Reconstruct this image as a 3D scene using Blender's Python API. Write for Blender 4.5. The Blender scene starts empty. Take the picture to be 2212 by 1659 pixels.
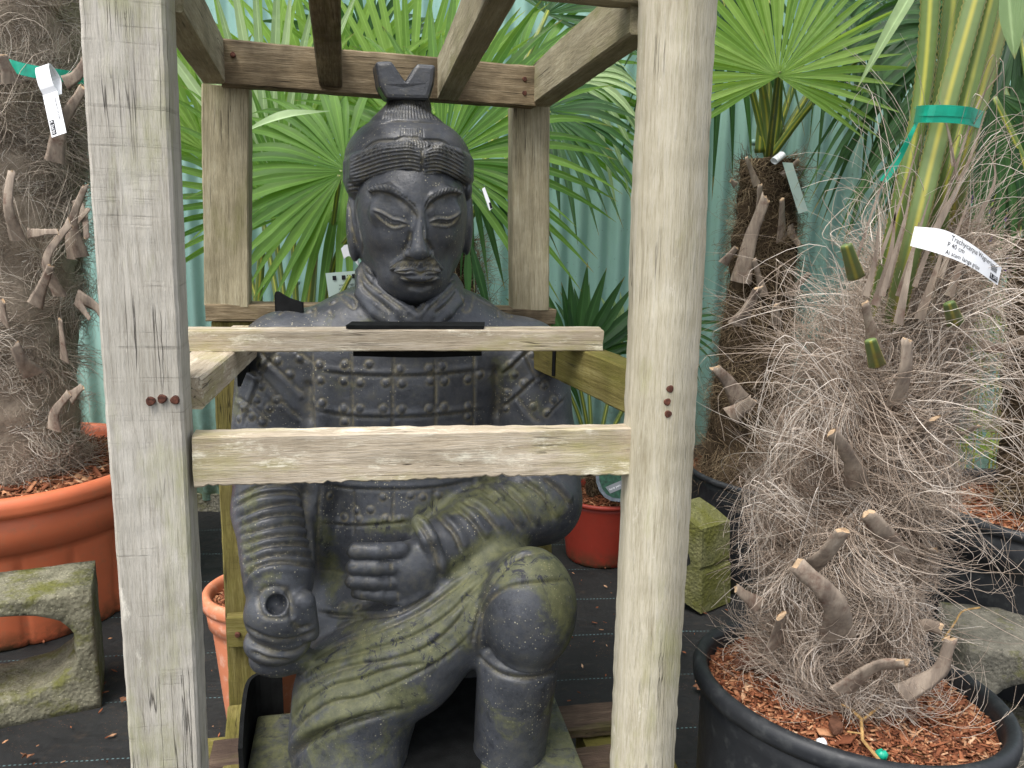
import bpy, math, random
import numpy as np
from mathutils import Vector, Matrix
from mathutils.bvhtree import BVHTree
random.seed(7)
RNG = np.random.default_rng(11)
C = bpy.context.scene.collection
SC = bpy.context.scene
# ------------------------------------------------------------------ camera
H = 1.25
PITCH, ROLL = math.radians(12.0), math.radians(1.1)
FPX, CX, CY = 1736.0, 1106.0, 829.5
cF = np.array([0.0, math.cos(PITCH), -math.sin(PITCH)])
_R = np.array([1.0, 0.0, 0.0]); _U = np.array([0.0, math.sin(PITCH), math.cos(PITCH)])
cR = _R*math.cos(ROLL) + _U*math.sin(ROLL)
cU = -_R*math.sin(ROLL) + _U*math.cos(ROLL)
CAM = np.array([0.0, 0.0, H])
cam = bpy.data.cameras.new('camera'); cam_o = bpy.data.objects.new('camera', cam); C.objects.link(cam_o)
cam.sensor_width = 36.0; cam.lens = FPX/2212*36; cam.clip_start = 0.05; cam.clip_end = 200
cam_o.matrix_world = Matrix(((cR[0], cU[0], -cF[0], 0), (cR[1], cU[1], -cF[1], 0), (cR[2], cU[2], -cF[2], H), (0, 0, 0, 1)))
SC.camera = cam_o
# ------------------------------------------------------------------ sky, sun, exposure
W = bpy.data.worlds.new('World'); SC.world = W; W.use_nodes = True
wn = W.node_tree; bgn = wn.nodes['Background']
sky = wn.nodes.new('ShaderNodeTexSky'); sky.sky_type = 'NISHITA'; sky.sun_disc = False
SUN_EL, SUN_AZ = math.radians(62), math.radians(215)     # azimuth clockwise from +Y: behind and left of the camera
sky.sun_elevation = SUN_EL; sky.sun_rotation = SUN_AZ
sky.air_density = 1.0; sky.dust_density = 3.0; sky.ozone_density = 1.0
hs = wn.nodes.new('ShaderNodeHueSaturation'); hs.inputs['Saturation'].default_value = 0.35
wn.links.new(sky.outputs[0], hs.inputs['Color']); wn.links.new(hs.outputs[0], bgn.inputs['Color'])
bgn.inputs['Strength'].default_value = 0.15
sun = bpy.data.lights.new('sun', 'SUN'); sun.energy = 1.3; sun.angle = math.radians(28); sun.color = (1, 0.97, 0.92)
sun_o = bpy.data.objects.new('sun', sun); C.objects.link(sun_o)
sd = Vector((math.sin(SUN_AZ)*math.cos(SUN_EL), math.cos(SUN_AZ)*math.cos(SUN_EL), math.sin(SUN_EL)))
sun_o.rotation_euler = sd.to_track_quat('Z', 'Y').to_euler(); sun_o.location = (0, 0, 6)
SC.view_settings.view_transform = 'Standard'; SC.view_settings.look = 'None'
SC.view_settings.exposure = 1.1; SC.view_settings.gamma = 1.0; SC.view_settings.use_curve_mapping = False
# ------------------------------------------------------------------ helpers
def ray(px, py):
    return cF + (px-CX)/FPX*cR - (py-CY)/FPX*cU
def P(px, py, Y):
    d = ray(px, py); return CAM + d*(Y/d[1])
def PZ(px, py, z):
    d = ray(px, py); return CAM + d*((z-H)/d[2])
def tz(px, py, Y): return Y/ray(px, py)[1]
def S(n, px, py, Y): return n*tz(px, py, Y)/FPX
def nrm(v):
    v = np.asarray(v, float); return v/(np.linalg.norm(v)+1e-12)
WORLD = {}
def tag(o, label=None, cat=None, group=None, kind=None):
    if label: o['label'] = label
    if cat: o['category'] = cat
    if group: o['group'] = group
    if kind: o['kind'] = kind
    return o
def thing(name, label, cat, loc, group=None):
    o = bpy.data.objects.new(name, None); C.objects.link(o); o.location = tuple(loc); o.empty_display_size = 0.1
    WORLD[o.name] = np.array(loc, float)
    return tag(o, label, cat, group)
def mk(name, V, F, mat, parent=None, origin=None, attr=None, smooth=False, mats=None, midx=None):
    V = np.asarray(V, float).reshape(-1, 3)
    po = WORLD[parent.name] if parent is not None else np.zeros(3)
    if origin is None: origin = po if parent is not None else V.mean(0)*[1, 1, 0] + [0, 0, V[:, 2].min()]
    origin = np.asarray(origin, float)
    me = bpy.data.meshes.new(name)
    if isinstance(F, np.ndarray):
        n = F.shape[1]; me.vertices.add(len(V)); me.vertices.foreach_set('co', (V-origin).ravel())
        me.loops.add(F.size); me.loops.foreach_set('vertex_index', F.ravel().astype(np.int32))
        me.polygons.add(len(F)); me.polygons.foreach_set('loop_start', np.arange(0, F.size, n, dtype=np.int32))
        me.update(calc_edges=True)
    else:
        me.from_pydata([tuple(v) for v in (V-origin)], [], [tuple(int(i) for i in f) for f in F])
    for m in (mats or [mat]): me.materials.append(m)
    if midx is not None: me.polygons.foreach_set('material_index', np.asarray(midx, np.int32))
    if attr:
        for k, a in attr.items():
            at = me.attributes.new(k, 'FLOAT', 'POINT'); at.data.foreach_set('value', np.asarray(a, np.float32))
    if smooth: me.polygons.foreach_set('use_smooth', np.ones(len(me.polygons), bool))
    me.update()
    o = bpy.data.objects.new(name, me); C.objects.link(o)
    o.location = tuple(origin-po); WORLD[o.name] = origin
    if parent is not None: o.parent = parent
    return o
def grid_faces(nu, nv, wrap=False):
    i = np.arange(nu-1)[:, None]; j = np.arange(nv if wrap else nv-1)[None, :]
    a = i*nv+j; b = i*nv+(j+1) % nv; c = (i+1)*nv+(j+1) % nv; d = (i+1)*nv+j
    return np.stack([a, b, c, d], -1).reshape(-1, 4)
class MB:
    """collects quads/polys"""
    def __init__(s): s.V = []; s.F = []; s.n = 0; s.A = []
    def add(s, V, F, a=0.0):
        V = np.asarray(V, float).reshape(-1, 3); s.V.append(V)
        s.F += [tuple(int(i)+s.n for i in f) for f in F]; s.n += len(V)
        s.A.append(np.full(len(V), a) if np.isscalar(a) else np.asarray(a, float))
    def build(s, name, mat, parent=None, **k):
        return mk(name, np.concatenate(s.V), s.F, mat, parent, attr={'rnd': np.concatenate(s.A)}, **k)
def vnoise(p, seed=0.0):
    """cheap smooth pseudo noise, p (...,3) -> (...)"""
    p = np.asarray(p, float)
    s = 0
    for k, (a, b, c, ph) in enumerate([(1, .7, .3, 0), (-.6, 1.1, .5, 2.1), (.4, -.8, 1.2, 4.2), (1.7, .9, -1.1, 1.3), (-1.3, 1.9, .8, 3.3)]):
        s = s + np.sin(p[..., 0]*a*1.7 + p[..., 1]*b*1.7 + p[..., 2]*c*1.7 + ph + seed*(1.3+k))
    return s/5
def tubes(paths, rad, sides=3, seed=0):
    """paths (N,K,3), rad (N,K) -> V,F(np quads)"""
    N, K, _ = paths.shape
    T = np.gradient(paths, axis=1); T /= np.linalg.norm(T, axis=2, keepdims=True)+1e-12
    r = np.random.default_rng(seed).normal(size=(N, 1, 3)); A = np.cross(T, r); A /= np.linalg.norm(A, axis=2, keepdims=True)+1e-12
    B = np.cross(T, A)
    th = np.arange(sides)*2*math.pi/sides
    V = paths[:, :, None, :] + rad[:, :, None, None]*(np.cos(th)[None, None, :, None]*A[:, :, None, :] + np.sin(th)[None, None, :, None]*B[:, :, None, :])
    f = grid_faces(K, sides, True)
    F = (f[None]+(np.arange(N)*K*sides)[:, None, None]).reshape(-1, 4)
    return V.reshape(-1, 3), F
def tube(path, rad, sides=12, cap=True, flat=1.0, up=(0, 0, 1)):
    """single tube; parallel frame from up; flat scales the second axis"""
    path = np.asarray(path, float); K = len(path); rad = np.broadcast_to(rad, (K,))
    T = np.gradient(path, axis=0); T /= np.linalg.norm(T, axis=1, keepdims=True)+1e-12
    A = np.cross(T, np.array(up, float)); A /= np.linalg.norm(A, axis=1, keepdims=True)+1e-12; B = np.cross(A, T)
    th = np.arange(sides)*2*math.pi/sides
    V = path[:, None]+rad[:, None, None]*(np.cos(th)[None, :, None]*A[:, None]+flat*np.sin(th)[None, :, None]*B[:, None])
    F = [tuple(f) for f in grid_faces(K, sides, True)]
    if cap: F += [tuple(range(sides))[::-1], tuple((K-1)*sides+i for i in range(sides))]
    return V.reshape(-1, 3), F
def spline(pts, n):
    """catmull-rom through pts -> n points"""
    p = np.asarray(pts, float); m = len(p)
    if m == 2: return p[0]+(p[1]-p[0])*np.linspace(0, 1, n)[:, None]
    q = np.vstack([2*p[0]-p[1], p, 2*p[-1]-p[-2]])
    d = np.r_[0, np.cumsum(np.linalg.norm(np.diff(p, axis=0), axis=1))]; u = np.linspace(0, d[-1], n)
    i = np.clip(np.searchsorted(d, u, side='right')-1, 0, m-2); t = ((u-d[i])/(d[i+1]-d[i]+1e-12))[:, None]
    a, b, c, e = q[i], q[i+1], q[i+2], q[i+3]
    return .5*((2*b)+(-a+c)*t+(2*a-5*b+4*c-e)*t*t+(-a+3*b-3*c+e)*t**3)
def lathe(profile, n=64, center=(0, 0, 0), mod=None, tilt=None):
    pr = np.asarray(profile, float); th = np.arange(n)*2*math.pi/n
    r = pr[:, 0][:, None]*np.ones(n)
    if mod is not None: r = mod(pr, th, r)
    V = np.stack([r*np.cos(th), r*np.sin(th), pr[:, 1][:, None]*np.ones(n)], -1).reshape(-1, 3)
    if tilt is not None: V = V @ tilt.T
    F = [tuple(f) for f in grid_faces(len(pr), n, True)]
    return V+np.array(center), F
def boxV(c, ax, ay, az, s):
    """box corners about c with axes and full sizes s"""
    ax, ay, az = nrm(ax), nrm(ay), nrm(az)
    V = [np.asarray(c)+ax*sx*s[0]/2+ay*sy*s[1]/2+az*sz*s[2]/2 for sx in (-1, 1) for sy in (-1, 1) for sz in (-1, 1)]
    F = [(0, 1, 3, 2), (4, 6, 7, 5), (0, 4, 5, 1), (2, 3, 7, 6), (0, 2, 6, 4), (1, 5, 7, 3)]
    return np.array(V), F
# ------------------------------------------------------------------ materials
def lin(r, g, b):
    f = lambda c: (c/255/12.92) if c/255 <= .04045 else ((c/255+.055)/1.055)**2.4
    return (f(r), f(g), f(b), 1.0)
class Mat:
    def __init__(s, name, rough=.8, spec=.3):
        s.m = bpy.data.materials.new(name); s.m.use_nodes = True; s.t = s.m.node_tree
        s.b = s.t.nodes['Principled BSDF']; s.out = s.t.nodes['Material Output']
        s.b.inputs['Roughness'].default_value = rough; s.b.inputs['Specular IOR Level'].default_value = spec
        s.tc = None; s._bump = None
    def n(s, typ, **k):
        nd = s.t.nodes.new('ShaderNode'+typ)
        for a, v in k.items():
            setattr(nd, a, v)
        return nd
    def set(s, sock, v):
        if v is None: return
        if hasattr(v, 'is_output'): s.t.links.new(v, sock)
        else: sock.default_value = v
    def co(s, scale=(1, 1, 1), rand=True, kind='Object'):
        tc = s.n('TexCoord'); mp = s.n('Mapping'); s.set(mp.inputs['Scale'], scale)
        src = tc.outputs[kind]
        if rand:
            oi = s.n('ObjectInfo'); ad = s.n('VectorMath', operation='MULTIPLY_ADD')
            s.set(ad.inputs[0], oi.outputs['Random']); ad.inputs[1].default_value = (17.3, 9.1, 23.7); s.set(ad.inputs[2], src); src = ad.outputs[0]
        s.set(mp.inputs['Vector'], src); return mp.outputs[0]
    def noise(s, vec, scale, detail=4, rough=.55, dist=0.0):
        nd = s.n('TexNoise'); s.set(nd.inputs['Vector'], vec); nd.inputs['Scale'].default_value = scale
        nd.inputs['Detail'].default_value = detail; nd.inputs['Roughness'].default_value = rough; nd.inputs['Distortion'].default_value = dist
        return nd.outputs['Fac']
    def voro(s, vec, scale, feature='F1', out='Distance'):
        nd = s.n('TexVoronoi', feature=feature); s.set(nd.inputs['Vector'], vec); nd.inputs['Scale'].default_value = scale
        return nd.outputs[out]
    def ramp(s, fac, stops):
        nd = s.n('ValToRGB'); e = nd.color_ramp.elements
        for i, (p, c) in enumerate(stops):
            if i < 2: e[i].position = p
            el = e[i] if i < 2 else e.new(p)
            el.color = c if not np.isscalar(c) else (c, c, c, 1)
        s.set(nd.inputs[0], fac); return nd.outputs[0]
    def rng(s, fac, a, b, c=0.0, d=1.0):
        nd = s.n('MapRange'); s.set(nd.inputs[0], fac)
        for i, v in zip((1, 2, 3, 4), (a, b, c, d)): nd.inputs[i].default_value = v
        return nd.outputs[0]
    def mix(s, f, a, b, mode='MIX'):
        nd = s.n('Mix', data_type='RGBA', blend_type=mode); s.set(nd.inputs[0], f); s.set(nd.inputs[6], a); s.set(nd.inputs[7], b); return nd.outputs[2]
    def math(s, op, a, b=None, clamp=False):
        nd = s.n('Math', operation=op); nd.use_clamp = clamp; s.set(nd.inputs[0], a)
        if b is not None: s.set(nd.inputs[1], b)
        return nd.outputs[0]
    def attr(s, name):
        nd = s.n('Attribute'); nd.attribute_name = name; return nd.outputs['Fac']
    def bump(s, h, dist=.001, strength=1.0):
        nd = s.n('Bump'); nd.inputs['Distance'].default_value = dist; nd.inputs['Strength'].default_value = strength
        s.set(nd.inputs['Height'], h)
        if s._bump is not None: s.set(nd.inputs['Normal'], s._bump)
        s._bump = nd.outputs[0]; s.set(s.b.inputs['Normal'], nd.outputs[0])
    def col(s, c): s.set(s.b.inputs['Base Color'], c); return s
    def rough(s, v): s.set(s.b.inputs['Roughness'], v); return s
    def translucent(s, col, fac):
        tr = s.n('BsdfTranslucent'); s.set(tr.inputs['Color'], col); mx = s.n('MixShader'); s.set(mx.inputs[0], fac)
        if s._bump is not None: s.set(tr.inputs['Normal'], s._bump)
        s.t.links.new(s.b.outputs[0], mx.inputs[1]); s.t.links.new(tr.outputs[0], mx.inputs[2]); s.t.links.new(mx.outputs[0], s.out.inputs[0])

def wood_mat(name, dark, mid, light, moss=.3, lichen=.3, saw=0.0, mosscol=(98, 100, 42), blotch=.5, lich_col=(226, 220, 205)):
    m = Mat(name, .85, .25)
    v = m.co()
    vg = m.co((22, 22, 1.3)); vf = m.co((70, 70, 5))
    g1 = m.noise(vg, 3.2, 8, .72, .35); g2 = m.noise(vf, 4.0, 6, .75, .3); g3 = m.noise(m.co((230, 230, 14)), 2.0, 4, .7)
    base = m.ramp(m.math('ADD', m.math('MULTIPLY', g1, .55), m.math('MULTIPLY', g3, .45)), [(.30, lin(*dark)), (.5, lin(*mid)), (.68, lin(*light))])
    base = m.mix(m.rng(g2, .52, .74, 0, .5), base, lin(*[int(c*.68) for c in dark]))
    base = m.mix(m.rng(g3, .58, .72, 0, .45), base, lin(*[int(c*.6) for c in dark]))
    big = m.noise(v, 7, 4, .6)
    base = m.mix(m.rng(big, .38, .66, 0, blotch), base, lin(*dark))
    if moss:
        mv = m.noise(m.co((1, 1, .35)), 9, 6, .7)
        base = m.mix(m.rng(mv, .62-.22*moss, .78-.15*moss, 0, .72), base, lin(*mosscol))
    if lichen:
        lv = m.noise(m.co((3, 3, 1)), 8, 8, .75)
        lm = m.rng(lv, .70-.16*lichen, .76-.12*lichen, 0, .85)
        base = m.mix(lm, base, lin(*lich_col))
        fl = m.noise(m.co((60, 60, 9)), 2.0, 4, .7)
        base = m.mix(m.rng(fl, .66, .74, 0, .6*lichen+.2), base, lin(*lich_col))
    h = m.math('ADD', m.math('MULTIPLY', g1, .5), m.math('ADD', m.math('MULTIPLY', g2, .5), m.math('MULTIPLY', g3, .5)))
    if saw:
        sw = m.noise(m.co((.8, .8, 95)), 1.6, 5, .75)
        sm = m.math('MULTIPLY', m.rng(sw, .58, .70, 0, 1), m.rng(m.noise(m.co((14, 5, 5)), 2, 5), .40, .62, 0, saw))
        base = m.mix(sm, base, lin(*[int(c*.55) for c in dark]))
        h = m.math('SUBTRACT', h, m.math('MULTIPLY', sm, .8))
    # drying cracks, elongated along the grain
    cr = m.noise(m.co((45, 45, .9)), 1.7, 2, .5)
    cm = m.rng(m.math('ABSOLUTE', m.math('SUBTRACT', cr, .5)), .0, .012, 1, 0)
    cm = m.math('MULTIPLY', cm, m.rng(m.noise(v, 5, 2), .52, .6, 0, .8))
    base = m.mix(cm, base, lin(38, 32, 24)); h = m.math('SUBTRACT', h, m.math('MULTIPLY', cm, 1.2))
    m.col(base); m.bump(h, .0022, .9)
    return m.m
WOOD = dict(
    post=wood_mat('weathered post wood', (140, 130, 104), (194, 186, 164), (218, 212, 196), .35, .45, 0, (160, 158, 108), .35),
    postL=wood_mat('grey sawn post wood', (132, 126, 112), (186, 180, 168), (210, 205, 194), .5, .4, .45, (156, 156, 112), .3),
    rail=wood_mat('bleached rail wood', (138, 124, 102), (188, 174, 152), (220, 210, 192), .6, 1.0, 0, (150, 146, 76), .35, lich_col=(234, 228, 206)),
    brown=wood_mat('damp brown timber', (62, 53, 40), (134, 118, 92), (188, 172, 142), .3, .35, 0, (92, 86, 40), .85, (190, 170, 130)),
    roof=wood_mat('roof timber', (104, 96, 74), (164, 154, 126), (202, 194, 168), .5, .35, 0, (112, 112, 62), .5, (190, 184, 150)),
    green=wood_mat('mossy timber', (70, 62, 30), (122, 112, 62), (160, 150, 98), .8, .2, .3, (92, 92, 30), .6, (180, 176, 130)),
    pallet=wood_mat('rotten pallet wood', (56, 44, 38), (96, 80, 68), (134, 116, 96), .45, .15, 0, (84, 86, 34), .7, (180, 160, 140)),
)
def simple(name, col, rough=.6, spec=.4, var=.15, scale=20, bump=.0, bscale=60):
    m = Mat(name, rough, spec); v = m.co()
    n1 = m.noise(v, scale, 4)
    c = lin(*col); d = tuple(x*(1-var*1.6) for x in c[:3])+(1,); e = tuple(min(1, x*(1+var)) for x in c[:3])+(1,)
    m.col(m.ramp(n1, [(.3, d), (.7, e)]))
    if bump: m.bump(m.noise(v, bscale, 5), bump)
    return m.m
M_NAIL = simple('rusty nail', (86, 52, 40), .8, .3, .5, 150, .001, 200)
M_RUBBER = simple('black rubber', (24, 25, 25), .9, .15, .3, 30, .0006, 300)
M_RIBBON = simple('green plastic ribbon', (20, 160, 130), .35, .5, .12, 60)
M_WHITE = simple('white plastic label', (235, 236, 238), .45, .4, .02, 10)
M_INK = simple('black ink', (30, 30, 34), .6, .2, .05, 10)
M_CLEAR = simple('translucent care label film', (168, 186, 178), .3, .5, .05, 10)
# ================================================================== ground
def ground():
    m = Mat('woven weed mat', .8, .35)
    v = m.co(rand=False)
    weave = m.n('TexWave', wave_type='BANDS', bands_direction='X'); m.set(weave.inputs['Vector'], v); weave.inputs['Scale'].default_value = 160
    weave2 = m.n('TexWave', wave_type='BANDS', bands_direction='Y'); m.set(weave2.inputs['Vector'], v); weave2.inputs['Scale'].default_value = 160
    n1 = m.noise(v, 3.5, 5, .6); n2 = m.noise(v, 26, 6, .7)
    base = m.ramp(n1, [(.3, lin(20, 21, 22)), (.75, lin(44, 44, 43))])
    base = m.mix(m.rng(n2, .56, .72, 0, .5), base, lin(70, 58, 46))
    sp = m.voro(v, 130); n3 = m.noise(v, 9, 3)
    base = m.mix(m.math('MULTIPLY', m.rng(sp, .10, .16, 1, 0), m.rng(n3, .5, .6, 0, .8)), base, lin(120, 84, 60))
    # pale blue-green planting lines woven into the mat, along X, about every 23 cm
    sx = m.n('SeparateXYZ'); m.set(sx.inputs[0], v)
    yy = m.math('ADD', sx.outputs[1], m.math('MULTIPLY', sx.outputs[0], -.12))
    yy = m.math('ADD', yy, m.math('MULTIPLY', n1, .02))
    d = m.math('ABSOLUTE', m.math('SUBTRACT', m.math('FRACT', m.math('MULTIPLY', yy, 4.3)), .5))
    dash = m.rng(m.math('FRACT', m.math('MULTIPLY', sx.outputs[0], 90)), .45, .55, 0, 1)
    lm = m.math('MULTIPLY', m.rng(d, .004, .009, 1, 0), m.math('MULTIPLY', dash, m.rng(m.noise(v, 2.3, 2), .38, .55, .15, .9)))
    base = m.mix(lm, base, lin(110, 140, 142))
    m.col(base); m.rough(m.rng(n1, .3, .7, .6, .9))
    m.bump(m.math('MULTIPLY', weave.outputs['Fac'], weave2.outputs['Fac']), .0008, .7); m.bump(m.noise(v, 5, 4), .03, .7); m.bump(m.noise(m.co((1, 2, 1), rand=False), 3, 3, .5, .8), .03, .6)
    x = np.linspace(-60, 60, 161); xs = np.sign(x)*np.abs(x/60)**2.2*60; y = np.linspace(0, 1, 161)**2.2*120-6
    X, Y = np.meshgrid(xs, y, indexing='ij')
    Z = .006*vnoise(np.stack([X*3, Y*3, X*0], -1))*(np.hypot(X, Y-2) < 8)
    V = np.stack([X, Y, Z], -1).reshape(-1, 3)
    tag(mk('ground', V, grid_faces(161, 161), m.m, smooth=True, origin=(0, 0, 0)), kind='structure')
ground()
# ================================================================== fence
def fence():
    m = Mat('sage green coated steel', .42, .45)
    v = m.co(rand=False)
    sx = m.n('SeparateXYZ'); m.set(sx.inputs[0], v)
    n1 = m.noise(v, 1.6, 4); n2 = m.noise(v, 30, 5, .6)
    base = m.ramp(n1, [(.3, lin(120, 158, 150)), (.7, lin(144, 180, 170))])
    # green algae runs down in streaks, mostly over the right-hand sheets
    st = m.noise(m.co((9, 1, .35), rand=False), 3.0, 4, .6)
    side = m.rng(sx.outputs[0], .5, 1.7, 0, 1)
    st2 = m.math('MULTIPLY', m.rng(st, .48, .68, 0, .8), m.math('ADD', m.math('MULTIPLY', side, .8), .08))
    base = m.mix(st2, base, lin(86, 104, 62))
    low = m.math('MULTIPLY', m.rng(sx.outputs[2], .0, .75, 1, 0), m.rng(n2, .3, .62, .35, 1))
    base = m.mix(low, base, lin(78, 88, 58))
    base = m.mix(m.rng(m.noise(v, 90, 3), .66, .72, 0, .5), base, lin(96, 104, 92))
    m.col(base); m.bump(n2, .0008)
    f = thing('corrugated_fence', 'sage green corrugated steel fence streaked with algae behind the palms', 'fence', (0, 3.15, 0))
    def sheet(x0, x1, y0, y1, lean, dy, z0=.05, h=2.9):
        n = int(abs(x1-x0)/.076*14)
        u = np.linspace(0, 1, n); w = u*abs(x1-x0); zz = np.linspace(z0, h, 26)
        prof = .0105*np.sin(w*2*math.pi/.076)
        V = []
        for z in zz:
            V.append(np.stack([x0+(x1-x0)*u+(z-1.2)*lean, y0+(y1-y0)*u+prof+dy+.004*np.sin(z*2+u*9), np.full(n, z)], -1))
        V = np.array(V).reshape(-1, 3); F = grid_faces(len(zz), n)
        k = len(V); V2 = V+[0, .002, 0]
        return mk('sheet', np.vstack([V, V2]), np.vstack([F, F[:, ::-1]+k]), m.m, f, smooth=True)
    a0, a1 = P(-500, 830, 3.24), P(1585, 830, 3.14)
    b1 = P(3000, 830, 3.06)
    sheet(a0[0], a1[0], 3.24, 3.14, .0, 0)
    sheet(a1[0]-.05, b1[0], 3.15, 3.06, .035, -.016)
    for px, py in ((1370, 320), (1836, 248), (1825, 331), (1627, 308), (1180, 330), (1316, 812), (640, 610), (1400, 830), (930, 900), (1770, 640), (2150, 640)):
        c = P(px, py, 3.12 if px > 1585 else 3.16)
        c = np.array([c[0], 3.24-(c[0]-a0[0])/(a1[0]-a0[0])*.10-.016-(.018 if px > 1585 else 0), c[2]])
        pr = [(.0005, -.006), (.006, -.0055), (.0085, -.003), (.0085, .001), (.013, .0015), (.013, .004)]
        V, F = lathe(pr, 14); V = V[:, [0, 2, 1]]
        mk('screw', V+c, F, M_NAIL if px in (1370, 1825) else m.m, f, smooth=True)
    # foot plinth
    M_CONC = conc_mat('mossy concrete plinth', (120, 118, 100), (160, 156, 140), .8)
    V, F = boxV((.5, 3.17, .03), (1, -.045, 0), (0, 1, 0), (0, 0, 1), (11, .12, .09))
    tag(mk('fence_plinth', V, F, M_CONC), 'low mossy concrete strip along the foot of the green fence', 'plinth')
def conc_mat(name, dark, light, moss=.5, wet=0):
    m = Mat(name, .88, .25)
    v = m.co()
    n1 = m.noise(v, 16, 6, .7); g = m.noise(v, 120, 5, .75); ag = m.voro(v, 85)
    base = m.ramp(n1, [(.3, lin(*dark)), (.7, lin(*light))])
    base = m.mix(m.rng(g, .50, .72, 0, .7), base, lin(*[int(c*.55) for c in dark]))
    base = m.mix(m.rng(ag, .12, .2, .6, 0), base, lin(*[min(255, int(c*1.2)) for c in light]))
    mv = m.noise(v, 11, 6, .72)
    base = m.mix(m.rng(mv, .66-.26*moss, .74-.16*moss, 0, .9), base, m.mix(g, lin(70, 72, 26), lin(122, 122, 60)))
    m.col(base); m.bump(m.math('ADD', m.math('MULTIPLY', g, .8), m.math('MULTIPLY', ag, .6)), .006, 1.0)
    return m.m
fence()
# ================================================================== crate
def timber(name, p0, p1, w, h, xd, mat, parent, cham=.003, seed=0, rag=.0007, round_=0.0, ragy=0, ragx=0):
    """sawn timber from p0 to p1; w across xd, h across the other axis"""
    p0, p1 = np.asarray(p0, float), np.asarray(p1, float)
    L = np.linalg.norm(p1-p0); z = (p1-p0)/L; x = nrm(np.array(xd, float)-z*np.dot(xd, z)); y = np.cross(z, x)
    K = max(8, int(L/.006))
    if round_:
        a = np.linspace(-math.pi/2, math.pi/2, 17)   # half-round front (-y side), flat back
        sec = [(w/2*math.sin(t), -h/2*0-(h*round_)*math.cos(t)-h*(.5-round_)) for t in a]+[(w/2, h/2), (-w/2, h/2)]
    else:
        c = cham; X, Y = w/2, h/2
        sec = []
        def side(a, b, n=4): return [tuple(np.array(a)+(np.array(b)-a)*k/n) for k in range(n)]
        cs = [(-X+c, -Y), (X-c, -Y), (X, -Y+c), (X, Y-c), (X-c, Y), (-X+c, Y), (-X, Y-c), (-X, -Y+c)]
        for i in range(8):
            n = 3 if i % 2 == 0 else 1
            sec += side(cs[i], cs[(i+1) % 8], n)
    sec = np.array(sec); n = len(sec)
    zz = np.linspace(0, L, K)
    V = np.zeros((K, n, 3)); V[:, :, 0] = sec[:, 0]; V[:, :, 1] = sec[:, 1]; V[:, :, 2] = zz[:, None]
    q = np.stack([V[..., 0]*40+seed, V[..., 1]*40+seed*2, V[..., 2]*9], -1)
    off = vnoise(q, seed)*rag*2+vnoise(q*[1, 1, 9], seed+3)*rag
    rr = np.linalg.norm(sec, axis=1)[None, :, None]
    V[..., :2] += off[..., None]*V[..., :2]/(rr+1e-9)
    V[..., 0] += .0012*np.sin(zz*5+seed)[:, None]; V[..., 1] += .0012*np.cos(zz*4+seed*2)[:, None]
    if ragy: # worn, fibrous edge on +y/-y side
        e = (np.sign(ragy)*V[..., 1] > h/2-.006)
        V[..., 1] -= np.sign(ragy)*e*np.abs(np.random.default_rng(seed+5).normal(0, abs(ragy), (K,)))[:, None]
    if ragx:
        e = (np.sign(ragx)*V[..., 0] > w/2-.006); V[..., 0] -= np.sign(ragx)*e*(np.abs(np.random.default_rng(seed+5).normal(0, abs(ragx), (K,)))+abs(ragx)*1.5*np.clip(vnoise(np.stack([zz*30, zz*17, zz*0], -1), seed), 0, 1))[:, None]
    V[0, :, 2] += .001*np.sin(np.arange(n)*2.1); V[-1, :, 2] += .001*np.sin(np.arange(n)*1.7)
    V = V.reshape(-1, 3); F = [tuple(f) for f in grid_faces(K, n, True)]+[tuple(range(n))[::-1], tuple((K-1)*n+i for i in range(n))]
    me = bpy.data.meshes.new(name); me.from_pydata([tuple(v) for v in V-[0, 0, L/2]], [], F); me.materials.append(WOOD[mat] if isinstance(mat, str) else mat)
    if round_: me.polygons.foreach_set('use_smooth', [len(p.vertices) == 4 for p in me.polygons])
    me.update()
    o = bpy.data.objects.new(name, me); C.objects.link(o)
    mid = (p0+p1)/2; po = WORLD[parent.name] if parent else np.zeros(3)
    M = Matrix(((x[0], y[0], z[0], mid[0]-po[0]), (x[1], y[1], z[1], mid[1]-po[1]), (x[2], y[2], z[2], mid[2]-po[2]), (0, 0, 0, 1)))
    if parent: o.parent = parent
    o.matrix_local = M; WORLD[o.name] = mid
    return o
CX0 = np.array([math.cos(math.radians(11)), math.sin(math.radians(11)), 0.0]); CD0 = np.array([-CX0[1], CX0[0], 0.0])
def ext(a, b, t0, t1):
    """extend segment a-b to parameters t0,t1"""
    a, b = np.asarray(a), np.asarray(b); return a+(b-a)*t0, a+(b-a)*t1
def toz(a, b, z):
    return a+(b-a)*((z-a[2])/(b[2]-a[2]))
def levelpt(pxa, pxb, z, Yn):
    """point at height z, on the sight-plane through the pixel line pxa-pxb, where Y=Yn"""
    lo, hi = -3.0, 4.0
    f = lambda s: PZ(pxa[0]+(pxb[0]-pxa[0])*s, pxa[1]+(pxb[1]-pxa[1])*s, z)
    s0, s1 = 0.0, 1.0
    for _ in range(30):
        y0, y1 = f(s0)[1]-Yn, f(s1)[1]-Yn
        if abs(y1-y0) < 1e-9: break
        s0, s1 = s1, s1-y1*(s1-s0)/(y1-y0)
    return f(s1)
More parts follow.
